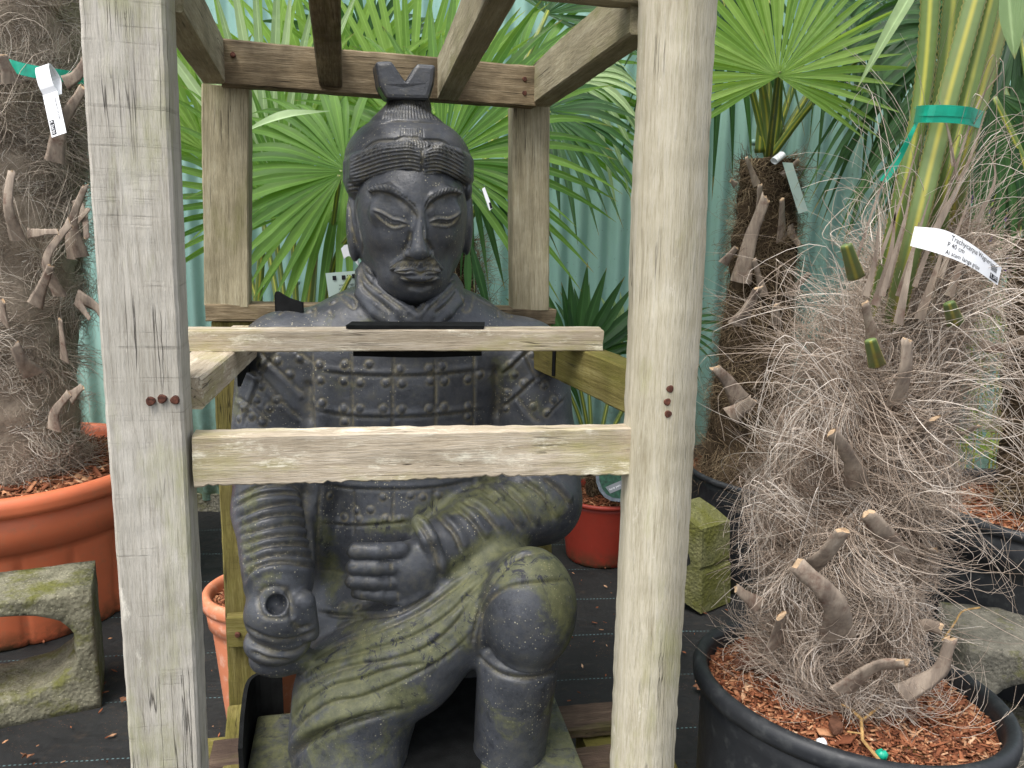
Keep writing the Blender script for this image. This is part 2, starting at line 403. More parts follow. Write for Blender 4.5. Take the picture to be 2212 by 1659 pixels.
def crate():
    cr = thing('wooden_crate', 'open weathered timber crate frame standing round the dark warrior statue', 'crate', (-.1, 1.4, 0))
    # front posts
    a, b = P(279, 0, 1.05), P(368.5, 1659, 1.05)
    lp = (toz(a, b, 2.02), toz(a, b, .03)); timber('post', *lp, .095, .066, CX0, 'postL', cr, .004, 1)
    a, b = P(1463, 0, 1.175), P(1385, 1659, 1.175)
    rp = (toz(a, b, 2.02), toz(a, b, .03)); timber('post', *rp, .0885, .07, CX0, 'post', cr, .01, 2, rag=.0012, round_=.09)
    # rear posts
    a, b = P(491.5, 180, 1.66), P(495, 655, 1.66); timber('post', toz(a, b, P(463, 186, 1.64)[2]+.0), toz(a, b, P(500, 657, 1.66)[2]), .087, .06, CX0, 'roof', cr, .003, 3)
    a, b = P(1143, 235, 1.84), P(1142, 664, 1.84); timber('post', toz(a, b, P(1143, 233, 1.84)[2]), toz(a, b, P(1143, 667, 1.84)[2]), .083, .06, CX0, 'roof', cr, .003, 4)
    a, b = P(509, 700, 1.67), P(541, 1519, 1.67); timber('post', toz(a, b, P(509, 692, 1.67)[2]), toz(a, b, .12), .086, .06, CX0, 'green', cr, .003, 5)
    a, b = P(1146, 700, 1.85), P(1150, 1300, 1.85); timber('post', toz(a, b, P(1146, 692, 1.85)[2]), toz(a, b, .12), .085, .06, CX0, 'green', cr, .003, 6)
    # rear mid rail and rear top beam
    zr = P(447, 672, 1.65)[2]
    A = P(447, 672.5, 1.65); B = P(1190, 680, 1.86); timber('rail', A, B, .035, .07, (0, 0, 1), 'brown', cr, .002, 7)
    A = P(478, 138, 1.615); B = P(1153, 189, 1.785); timber('roof_beam', A, B, .082, .042, (0, 0, 1), 'brown', cr, .003, 8)
    # roof beams running front to back: far end underside centre pixel, near pixel, far depth
    for k, (far, near, Yf, w, mt) in enumerate((((462, 182), (360, 25), 1.60, .042, 'roof'), ((716, 190), (701.5, 0), 1.655, .044, 'brown'),
                                            ((968, 216), (1083, 0), 1.715, .042, 'roof'), ((1168, 231), (1391, 76), 1.80, .045, 'roof'))):
        pf = P(far[0], far[1], Yf); 
        sgm = (far[1]+70)/(far[1]-near[1]+1e-6) if 0 < k < 3 else 1.0
        pn = P(far[0]+(near[0]-far[0])*sgm, far[1]+(near[1]-far[1])*sgm, 1.09 if k < 3 else 1.22)
        up = np.array([0, 0, .041])
        pn = pn+(pn-pf)*.0
        timber('roof_beam', pf+up, pn+up, w, .082, np.cross([0, 0, 1], pn-pf), mt, cr, .003, 9+k)
    zt = P(1391, 16, 1.225)[2]
    A = lp[0]*[1, 1, 0]+[-.02, .055, zt+.045]; B = rp[0]*[1, 1, 0]+[0.03, .06, zt+.03]
    timber('roof_beam', A, B, .06, .04, (0, 0, 1), 'roof', cr, .003, 14)
    # side rails at chest height
    ztop = 1.015
    pn = PZ(1364, 787, ztop); pf = PZ(1243, 743, ztop); d = nrm(pf-pn)
    a, b = pn-d*.10, pn+d*.62
    timber('rail', a-[0, 0, .0375], b-[0, 0, .0375], .045, .075, np.cross([0, 0, 1], d), 'green', cr, .003, 15)
    pn = PZ(437, 814, ztop); pf = PZ(515, 753, ztop); d = nrm(pf-pn); sd_ = np.cross(d, [0, 0, 1])
    a, b = pn-d*.0-sd_*.035, pn+d*.52-sd_*.035
    timber('rail', a-[0, 0, .023], b-[0, 0, .023], .07, .046, sd_, 'rail', cr, .003, 16)
    # cross rail resting on the side rails
    A = P(380, 723, 1.335); B = P(1297, 727, 1.415); A[2] = B[2] = ztop+.0185
    timber('rail', A, B, .037, .045, (0, 0, 1), 'rail', cr, .002, 17, rag=.0005)
    global XR; XR = (A, B)
    # lower front rail with a ragged lower edge, between the front posts
    A = P(422, 992, 1.055); B = P(1362, 967, 1.18)
    timber('rail', A, B, .072, .036, (0, 0, -1), 'rail', cr, .002, 18, rag=.0014, ragx=.0013)
    # low cleat on the rear left post, base rails and pallet boards
    A = P(493, 1360, 1.625); B = A+CX0*.12; timber('cleat', A, B, .072, .03, (0, 0, 1), 'green', cr, .002, 19)
    zb = .15
    A = PZ(520, 1521, zb); B = PZ(508, 1720, zb); d = nrm(B-A); timber('base_rail', A-[0, 0, .05], A+d*.75-[0, 0, .05], .058, .10, np.cross([0, 0, 1], d), 'green', cr, .003, 20)
    for k, (ya, yb) in enumerate(((1521, 1573), (1612, 1668), (1705, 1770))):
        A = PZ(1265, ya, zb); B = PZ(1265, yb, zb); c = (A+B)/2; w = np.linalg.norm((B-A)*[0, 1, 0])
        timber('base_board', c-CX0*.8-[0, 0, .011], c+CX0*.13-[0, 0, .011], w, .022, CD0, 'pallet', cr, .002, 21+k, rag=.0014)
    c = PZ(1262, 1600, zb-.075)
    timber('base_block', c+CX0*.12-CD0*.05, c-CX0*.02-CD0*.05, .09, .10, (0, 0, 1), 'green', cr, .003, 25)
    timber('base_block', c+CX0*.12+CD0*.03, c+CX0*.06-CD0*.6, .09, .10, (0, 0, 1), 'green', cr, .003, 26)
    A = PZ(440, 1640, .03); timber('base_rail', A-CX0*.0, A+CX0*.75, .07, .06, CD0, 'green', cr, .003, 27)
    # nails
    def nail(px, py, Y, r, nd=None):
        nd = -CD0 if nd is None else nd
        c = P(px, py, Y); x = nrm(np.cross(nd, [0, 0, 1])); y = np.cross(nd, x); n = 12
        ring = lambda rr, o: [c+(x*math.cos(t)+y*math.sin(t))*rr*(1+.08*math.sin(3*t+px))+nd*o for t in np.arange(n)*2*math.pi/n]
        V = ring(r, -.004)+ring(r, .0012)+ring(r*.8, .0022)+[c+nd*.0024]
        F = [(i, (i+1) % n, n+(i+1) % n, n+i) for i in range(n)]+[(n+i, n+(i+1) % n, 2*n+(i+1) % n, 2*n+i) for i in range(n)]+[(2*n+i, 2*n+(i+1) % n, 3*n) for i in range(n)]
        mk('nail', V, F, M_NAIL, cr)
    for px, py in ((325, 867), (350, 862), (378, 864)): nail(px, py, 1.05-.0345+(px-330)*.00012, .0058)
    for px, py in ((1447, 840), (1441, 868), (1443, 894)): nail(px, py, 1.175-.037+.0035, .0055)
    nail(503, 118, 1.597, .005); nail(1133, 171, 1.757, .005); nail(1133, 201, 1.757, .005); nail(513, 1372, 1.608, .006)
    return cr
crate_o = crate()
# ================================================================== pots
def plastic(name, col, stain, fine=.12, dirt=.35):
    m = Mat(name, .5, .4)
    v = m.co(); n1 = m.noise(v, 5, 4); n2 = m.noise(v, 45, 6, .7)
    c = lin(*col); base = m.ramp(n1, [(.3, tuple(x*(1-fine) for x in c[:3])+(1,)), (.7, tuple(min(1, x*(1+fine)) for x in c[:3])+(1,))])
    base = m.mix(m.math('MULTIPLY', m.rng(n2, .52, .72, 0, dirt), 1.0), base, lin(*stain))
    sx = m.n('SeparateXYZ'); m.set(sx.inputs[0], m.co(rand=False))
    lo = m.math('MULTIPLY', m.rng(sx.outputs[2], .0, .07, 1, 0), m.rng(m.noise(v, 18, 5, .7), .38, .58, 0, 1))
    base = m.mix(lo, base, lin(64, 60, 40))
    scr = m.noise(m.co((30, 30, 4)), 3, 4, .6)
    base = m.mix(m.rng(scr, .69, .73, 0, .35), base, tuple(min(1, x*1.6+.05) for x in c[:3])+(1,))
    m.col(base); m.rough(m.rng(n2, .3, .7, .38, .62)); m.bump(n2, .0008, .6)
    return m.m
M_ORANGE = plastic('orange plastic', (200, 108, 72), (160, 120, 92)); M_TERRA = plastic('terracotta coloured plastic', (200, 124, 90), (220, 196, 178), .1, .5)
M_RED = plastic('brick red plastic', (146, 52, 38), (116, 66, 50)); M_BLACKP = plastic('black nursery plastic', (34, 36, 39), (84, 86, 84), .15, .35)
def bark_mat():
    m = Mat('bark chip mulch', .9, .2); r = m.attr('rnd'); v = m.co()
    n = m.noise(v, 60, 4)
    base = m.ramp(r, [(0, lin(64, 42, 30)), (.3, lin(118, 72, 50)), (.6, lin(154, 98, 68)), (.85, lin(186, 140, 104)), (1, lin(212, 180, 148))])
    base = m.mix(m.rng(n, .4, .7, 0, .5), base, lin(84, 42, 26)); m.col(base); m.bump(m.noise(v, 200, 3), .001)
    return m.m
M_BARK = bark_mat()
def soil_mat():
    m = Mat('reddish compost', .95, .15); v = m.co()
    n = m.noise(v, 14, 5, .7); f = m.voro(v, 170); f2 = m.noise(v, 240, 4, .8)
    base = m.ramp(f2, [(.3, lin(66, 36, 22)), (.55, lin(120, 74, 50)), (.75, lin(170, 116, 84))])
    base = m.mix(m.rng(n, .54, .68, 0, .8), base, lin(78, 72, 30)); m.col(base)
    m.bump(m.math('ADD', f, f2), .005); return m.m
M_SOIL = soil_mat()
def chips(center, R, zf, n, size, seed, inner=0.0, excl=None):
    r = np.random.default_rng(seed); mb = []; A = []
    rad = np.sqrt(r.uniform((inner/R)**2, 1, n))*R; th = r.uniform(0, 2*math.pi, n)
    x, y = rad*np.cos(th), rad*np.sin(th); z = zf(x, y)
    L = r.lognormal(-.1, .45, n)*size; Wd = L*r.uniform(.2, .5, n); T = r.uniform(.0008, .0028, n)
    yaw = r.uniform(0, 2*math.pi, n); tl = r.normal(0, .35, n); t2 = r.normal(0, .4, n)
    ax = np.stack([np.cos(yaw)*np.cos(tl), np.sin(yaw)*np.cos(tl), np.sin(tl)], -1)
    up = np.stack([-np.sin(t2)*np.sin(yaw), np.sin(t2)*np.cos(yaw), np.cos(t2)], -1); ay = np.cross(up, ax); ay /= np.linalg.norm(ay, axis=1)[:, None]; az = np.cross(ax, ay)
    c = np.stack([x, y, z+r.uniform(.0, .006, n)], -1)+center
    V = np.zeros((n, 8, 3)); i = 0
    for sx in (-1, 1):
        for sy in (-1, 1):
            for sz in (-1, 1):
                tw = 1-.5*(sx > 0)*r.uniform(0, 1, n)
                V[:, i] = c+ax*(sx*L/2)[:, None]+ay*(sy*Wd/2*tw)[:, None]+az*(sz*T/2)[:, None]; i += 1
    f = np.array([(0, 1, 3, 2), (4, 6, 7, 5), (0, 4, 5, 1), (2, 3, 7, 6), (0, 2, 6, 4), (1, 5, 7, 3)])
    F = (f[None]+(np.arange(n)*8)[:, None, None]).reshape(-1, 4)
    return V.reshape(-1, 3), F, np.repeat(np.clip(r.beta(2, 2, n), 0, 1), 8)
def pot(name, label, c, R, h, Rb, mat, lip=.03, lipr=.012, band=0, ribs=0, soil=.05, nchip=900, csize=.014, seed=1, hump=.02, tiltv=None, group=None, bandh=.1, tilt2=None):
    c = np.asarray(c, float)
    t = thing(name, label, 'pot', (c[0], c[1], 0), group)
    def mod(pr, th, r):
        if ribs:
            zz = pr[:, 1][:, None]; w = np.clip((h-band-lip-.01-zz)/.03, 0, 1)*(pr[:, 0][:, None] > Rb*.97)
            r = r-w*.006*(1-np.abs(np.sin(th*ribs/2))[None]**.3)*1.6
        return r
    z = h; prof = [(Rb*.2, .012), (Rb-.01, .012), (Rb-.004, .0), (Rb, .004)]
    sl = lambda zz: Rb+(R-lipr*1.2-Rb)*(zz/h)
    for k in range(1, 14):
        zz = (h-lip-band)*k/13; prof.append((sl(zz), zz))
    if band:
        prof += [(sl(h-band-lip)+.008, h-band-lip+.003), (sl(h-lip)+.008, h-lip-.003)]
    prof += [(sl(h-lip)+.0, h-lip), (R-.002, h-lip+.001)]
    for a in np.linspace(-.15, 1.0, 9)*math.pi:   # rolled lip
        prof.append((R-lipr+lipr*math.cos(a), h-lip*.5+lip*.5*math.sin(a)))
    prof += [(R-2*lipr-.002, h-lip*1.2), (R-2*lipr-.008, h-soil-.03)]
    T = None
    if tilt2 is not None: T = np.array(Matrix.Rotation(math.radians(tilt2[0]), 3, 'X') @ Matrix.Rotation(math.radians(tilt2[1]), 3, 'Y')); tiltv = 1
    n = 96 if not ribs else ribs*12
    V, F = lathe(prof, n, (c[0], c[1], 0), mod, T)
    mk('pot_body', V, F, mat, t, smooth=True)
    # mulch surface
    Rs = R-2*lipr-.004; zf = lambda x, y: (h-soil)+hump*np.clip(1-(x*x+y*y)/Rs**2, 0, 1)+.007*vnoise(np.stack([x*40, y*40, x*0], -1), seed)
    rr = np.linspace(0, 1, 26)**.8*Rs; th = np.arange(72)*2*math.pi/72
    X = rr[:, None]*np.cos(th); Y = rr[:, None]*np.sin(th); Vs = np.stack([X, Y, zf(X, Y)], -1).reshape(-1, 3)
    if T is not None: Vs = Vs @ T.T
    s = mk('soil', Vs+[c[0], c[1], 0], grid_faces(26, 72, True), M_SOIL, t, smooth=True)
    Vc, Fc, A = chips(np.zeros(3), Rs*.985, zf, nchip, csize, seed)
    if T is not None: Vc = Vc @ T.T
    ch = mk('bark_chips', Vc+[c[0], c[1], 0], Fc, M_BARK, t, attr={'rnd': A}); ch['kind'] = 'stuff'
    return t
def center_at(px, py, z): p = PZ(px, py, z); return (p[0], p[1])
# big orange pot at left
pL = center_at(15, 987, .465)
pot('plant_pot', 'large orange plastic pot with ribbed sides holding the thick palm', pL, .452, .465, .395, M_ORANGE, lip=.055, lipr=.022, band=.115, ribs=19, soil=.045, nchip=2600, csize=.022, seed=2)
pT = center_at(555, 1266, .36)
pot('plant_pot', 'small terracotta coloured pot standing behind the rear crate post', pT, .128, .36, .085, M_TERRA, lip=.035, lipr=.012, band=.05, soil=.03, nchip=900, csize=.013, seed=3)
pR = center_at(1301, 1062, .25)
pot('plant_pot', 'small brick red pot with dirty foot beside the statue elbow', pR, .163, .25, .125, M_RED, lip=.016, lipr=.008, soil=.03, nchip=700, csize=.014, seed=4)
pB = center_at(1690, 1003, .40)
pot('plant_pot', 'black tub by the fence holding the slim dark palm trunk', pB, .345, .40, .29, M_BLACKP, lip=.02, lipr=.009, band=.0, soil=.045, nchip=2000, csize=.016, seed=5)
pF = center_at(1832, 1464, .463)
pF = (pF[0]-.463*math.sin(math.radians(4)), pF[1]-.463*math.sin(math.radians(4.5)))
pot('plant_pot', 'black tub in front holding the hairy palm, rim scuffed grey', pF, .266, .463, .22, M_BLACKP, lip=.032, lipr=.013, band=.0, soil=.035, nchip=8500, csize=.0098, seed=6, hump=.02, tilt2=(-4.5, 4.0))
pE = center_at(2262, 1085, .53)
pot('plant_pot', 'black tub at the edge with a broad flat collar, beyond the hairy palm', pE, .30, .53, .24, M_BLACKP, lip=.026, lipr=.012, band=.09, soil=.045, nchip=1500, csize=.016, seed=8)
# ================================================================== hollow concrete blocks
def block(label, c, yaw, w, h, d, hw, hh, hz, moss, seed, cut=None, pitch=0):
    """block w x h x d with an oval hole through d; c = centre of base. built as a front/back ring of quads"""
    n = 48; r = np.random.default_rng(seed)
    th = np.arange(n)*2*math.pi/n
    def outer(t):
        cx, sz = math.cos(t), math.sin(t); s = min(1/(abs(cx)/(w/2)+1e-9), 1/(abs(sz)/(h/2)+1e-9)); return cx*s, sz*s
    O = np.array([outer(t) for t in th])
    # push four samples exactly onto the corners
    for cx in (-1, 1):
        for cz in (-1, 1):
            i = np.argmin(np.hypot(O[:, 0]-cx*w/2, O[:, 1]-cz*h/2)); O[i] = (cx*w/2, cz*h/2)
    I = np.stack([hw*np.sign(np.cos(th))*np.abs(np.cos(th))**.85, hh*np.sign(np.sin(th))*np.abs(np.sin(th))**.85+(hz-h/2)], -1)
    rings = []
    M = 5
    for k in range(M+1):       # front face from hole to edge
        f = k/M; q = I*(1-f)+O*f; q = q+r.normal(0, .0012, q.shape)*(0 < k < M); rings.append(np.stack([q[:, 0], np.full(n, -d/2)+r.normal(0, .0012, n), q[:, 1]], -1))
    for f in (.15, .5, .85):    # outside
        rings.append(np.stack([O[:, 0]*(1+r.normal(0, .002, n)), np.full(n, -d/2+d*f), O[:, 1]*(1+r.normal(0, .002, n))], -1))
    for k in range(M+1):
        f = 1-k/M; q = I*(1-f)+O*f; rings.append(np.stack([q[:, 0], np.full(n, d/2), q[:, 1]], -1))
    for f in (.85, .5, .15):    # hole wall
        q = I*(1+.03*r.normal(0, 1, (n, 1))); rings.append(np.stack([q[:, 0], np.full(n, -d/2+d*f), q[:, 1]], -1))
    V = np.array(rings); V += r.normal(0, .0009, V.shape)
    # chipped corners
    ch = vnoise(V*18, seed); V[..., 0] *= 1-.012*np.clip(ch, 0, 1); V[..., 2] = V[..., 2]*(1-.012*np.clip(ch, 0, 1))
    K = len(rings); i = np.arange(K)[:, None]; j = np.arange(n)[None]
    F = np.stack([i*n+j, i*n+(j+1) % n, ((i+1) % K)*n+(j+1) % n, ((i+1) % K)*n+j], -1).reshape(-1, 4)
    V = V.reshape(-1, 3)+[0, 0, h/2]
    if pitch:
        V = V @ np.array(Matrix.Rotation(pitch, 3, 'X')).T
    V = V @ np.array(Matrix.Rotation(yaw, 3, 'Z')).T+np.array(c)
    o = mk('concrete_block', V, F, conc_mat('mossy concrete', *moss), origin=np.array(c))
    return tag(o, label, 'block', 'hollow concrete blocks on the weed mat')
pp_ = P(30, 1565, 1.86)
_q = PZ(220, 1530, 0); _th = math.radians(24); _w, _d = .45, .19
_c = (_q[0]-(_w/2*math.cos(_th)+_d/2*math.sin(_th)), _q[1]-(_w/2*math.sin(_th)-_d/2*math.cos(_th)), 0.0)
block('grey hollow concrete block in front of the large orange pot', _c, _th, .45, .325, .19, .186, .110, .182, ((92, 90, 72), (150, 146, 124), .62), 1)
def broken_block():
    prof = [(1515, 1145), (1515, 1225), (1511, 1232), (1515, 1240), (1514, 1324), (1480, 1308), (1452, 1290), (1458, 1262), (1478, 1240), (1494, 1222), (1492, 1205), (1478, 1180), (1466, 1150), (1452, 1105), (1484, 1122)]
    F0 = PZ(1515, 1145, .29); Yp = F0[1]; n = len(prof)
    front = np.array([P(x, y, Yp-.0*(1515-x)) for x, y in prof]); front[:, 1] += (F0[0]-front[:, 0])*.55
    k = PZ(1578, 1124, .29)-F0; k[2] = 0
    r = np.random.default_rng(3); rings = []
    for f in (0, .03, .3, .6, .97, 1):
        c = front.mean(0); s_ = .985 if f in (0, 1) else 1; rings.append(c+(front-c)*s_+k*f*1.0+r.normal(0, .0012, front.shape))
    V = np.concatenate(rings); F = [tuple(f) for f in grid_faces(6, n, True)]+[tuple(range(n))[::-1], tuple(5*n+i for i in range(n))]
    o = mk('concrete_block', V, F, conc_mat('mossy concrete', (92, 94, 58), (136, 134, 92), .9)); tag(o, 'broken mossy green concrete block between the crate post and the black tub', 'block', 'hollow concrete blocks on the weed mat')
broken_block()
block('rough concrete block behind the front tub, its top edged with moss', (P(2185, 1500, 1.7)[0]+.07, 1.72, 0), math.radians(-12), .40, .315, .22, .14, .09, .16, ((84, 82, 74), (132, 128, 114), .35), 3)
# ================================================================== statue (one sculpted mass: distance field -> surface nets -> carved strokes)
ST_YAW = math.radians(11)
sl = np.array([math.cos(ST_YAW), math.sin(ST_YAW), 0.0]); sb = np.array([-math.sin(ST_YAW), math.cos(ST_YAW), 0.0])
SO = P(880, 480, 1.63)*[1, 1, 0]
SM = np.stack([sl, sb, [0, 0, 1.0]])          # world -> local rows
def toL(p): return (np.asarray(p, float)-SO) @ SM.T
def toW(p): return np.asarray(p, float) @ SM+SO
def L(px, py, yl):
    """local point on the sight line at local depth yl"""
    d = SM @ ray(px, py); c = toL(CAM); return c+d*((yl-c[1])/d[1])
def LR(npx, px, py, yl):
    d = SM @ ray(px, py); c = toL(CAM); return npx*(yl-c[1])/d[1]/FPX
class Field:
    def __init__(s, lo, hi, h):
        s.lo, s.h = np.array(lo, float), h; s.n = np.ceil((np.array(hi)-lo)/h).astype(int)+1
        s.f = np.full(s.n, .08, np.float32)
    def sub(s, lo, hi, m):
        a = np.clip(np.floor((np.array(lo)-m-s.lo)/s.h).astype(int), 0, s.n); b = np.clip(np.ceil((np.array(hi)+m-s.lo)/s.h).astype(int)+1, 0, s.n)
        g = [s.lo[i]+np.arange(a[i], b[i], dtype=np.float32)*s.h for i in range(3)]
        sl_ = tuple(slice(a[i], b[i]) for i in range(3))
        return sl_, g[0][:, None, None].astype(np.float32), g[1][None, :, None].astype(np.float32), g[2][None, None, :].astype(np.float32)
    def put(s, q, d, k, op):
        f = s.f[q]
        if f.size == 0: return
        d = np.broadcast_to(d, f.shape)
        if op == 'add':
            if k > 0: hh = np.clip(.5+.5*(f-d)/k, 0, 1); s.f[q] = f+(d-f)*hh-k*hh*(1-hh)
            else: s.f[q] = np.minimum(f, d)
        else:
            if k > 0: hh = np.clip(.5-.5*(f+d)/k, 0, 1); s.f[q] = f+(-d-f)*hh+k*hh*(1-hh)
            else: s.f[q] = np.maximum(f, -d)
    def ell(s, c, r, k=.02, rot=None, op='add'):
        c = np.array(c, float); r = np.array(r, float); R = r.max()
        q, X, Y, Z = s.sub(c-R, c+R, .04+k); X, Y, Z = X-c[0], Y-c[1], Z-c[2]
        if rot is not None:
            M = np.array(rot, float); X, Y, Z = (M[i, 0]*X+M[i, 1]*Y+M[i, 2]*Z for i in range(3))
        k0 = np.sqrt((X/r[0])**2+(Y/r[1])**2+(Z/r[2])**2); k1 = np.sqrt((X/r[0]**2)**2+(Y/r[1]**2)**2+(Z/r[2]**2)**2)+1e-6
        s.put(q, k0*(k0-1)/k1, k, op)
    def cap(s, a, ra, b, rb, k=.02, op='add', flat=None):
        a, b = np.array(a, float), np.array(b, float); R = max(ra, rb)
        q, X, Y, Z = s.sub(np.minimum(a, b)-R, np.maximum(a, b)+R, .04+k); X, Y, Z = X-a[0], Y-a[1], Z-a[2]
        d = b-a; h = np.clip((X*d[0]+Y*d[1]+Z*d[2])/np.dot(d, d), 0, 1)
        X, Y, Z = X-h*d[0], Y-h*d[1], Z-h*d[2]
        s.put(q, np.sqrt(X*X+Y*Y+Z*Z)-(ra+(rb-ra)*h), k, op)
    def tube(s, pts, r, k=.008, op='add'):
        pts = [np.array(p) for p in pts]; r = np.broadcast_to(r, (len(pts),))
        for i in range(len(pts)-1): s.cap(pts[i], r[i], pts[i+1], r[i+1], k, op)
    def box(s, c, hs, rr=.005, k=.005, rot=None, op='add'):
        c = np.array(c, float); hs = np.array(hs, float); R = np.linalg.norm(hs)
        q, X, Y, Z = s.sub(c-R, c+R, .03+k); X, Y, Z = X-c[0], Y-c[1], Z-c[2]
        if rot is not None:
            M = np.array(rot, float); X, Y, Z = (M[i, 0]*X+M[i, 1]*Y+M[i, 2]*Z for i in range(3))
        X, Y, Z = np.abs(X)-hs[0]+rr, np.abs(Y)-hs[1]+rr, np.abs(Z)-hs[2]+rr
        d = np.sqrt(np.maximum(X, 0)**2+np.maximum(Y, 0)**2+np.maximum(Z, 0)**2)+np.minimum(np.maximum(X, np.maximum(Y, Z)), 0)-rr
        s.put(q, d, k, op)
    def mesh(s):
        f = s.f; sg = f < 0
        n = np.array(f.shape)
        cnt = np.zeros(n-1, np.uint8)
        for i in (0, 1):
            for j in (0, 1):
                for k in (0, 1):
                    cnt += sg[i:n[0]-1+i, j:n[1]-1+j, k:n[2]-1+k]
        act = np.argwhere((cnt > 0) & (cnt < 8)); idx = np.full(n-1, -1, np.int32); idx[tuple(act.T)] = np.arange(len(act))
        acc = np.zeros((len(act), 3)); num = np.zeros(len(act))
        for ax in range(3):
            o = [a for a in range(3) if a != ax]
            for u in (0, 1):
                for v in (0, 1):
                    p0 = act.copy(); p0[:, o[0]] += u; p0[:, o[1]] += v; p1 = p0.copy(); p1[:, ax] += 1
                    a = f[tuple(p0.T)].astype(float); b = f[tuple(p1.T)].astype(float); m = (a < 0) != (b < 0)
                    t = np.where(m, a/(a-b+1e-12), 0); pt = p0.astype(float); pt[:, ax] += t
                    acc[m] += pt[m]; num[m] += 1
        V = s.lo+acc/np.maximum(num, 1)[:, None]*s.h
        Fs = []
        for ax in range(3):
            o = [a for a in range(3) if a != ax]
            sa = [slice(1, n[i]-1) for i in range(3)]; sa[ax] = slice(0, n[ax]-1); sb_ = list(sa); sb_[ax] = slice(1, n[ax])
            A, B = sg[tuple(sa)], sg[tuple(sb_)]
            e = np.argwhere(A != B); off = np.ones(3, int); off[ax] = 0; base = e+off
            inside = A[tuple(e.T)]
            def ci(du, dv):
                q = base.copy(); q[:, o[0]] -= du; q[:, o[1]] -= dv; return idx[tuple(q.T)]
            quad = np.stack([ci(1, 1), ci(0, 1), ci(0, 0), ci(1, 0)], 1)
            flip = inside if ax != 1 else ~inside
            quad[~flip] = quad[~flip][:, ::-1]; Fs.append(quad)
        F = np.concatenate(Fs); F = F[(F >= 0).all(1)]
        return V, F
def normals(V, F):
    a = V[F[:, 2]]-V[F[:, 0]]; b = V[F[:, 3]]-V[F[:, 1]]; fn = np.cross(a, b)
    N = np.zeros_like(V)
    for i in range(4):
        for c in range(3): N[:, c] += np.bincount(F[:, i], fn[:, c], len(V))
    return N/(np.linalg.norm(N, axis=1, keepdims=True)+1e-12)
def smooth(V, F, it=1, lam=.5):
    for _ in range(it):
        S_ = np.zeros_like(V); n = np.zeros(len(V))
        for i in range(4):
            j = F[:, (i+1) % 4]
            for c in range(3): S_[:, c] += np.bincount(F[:, i], V[j, c], len(V))
            n += np.bincount(F[:, i], minlength=len(V))
            for c in range(3): S_[:, c] += np.bincount(j, V[F[:, i], c], len(V))
            n += np.bincount(j, minlength=len(V))
        V = V+lam*(S_/np.maximum(n, 1)[:, None]-V)
    return V
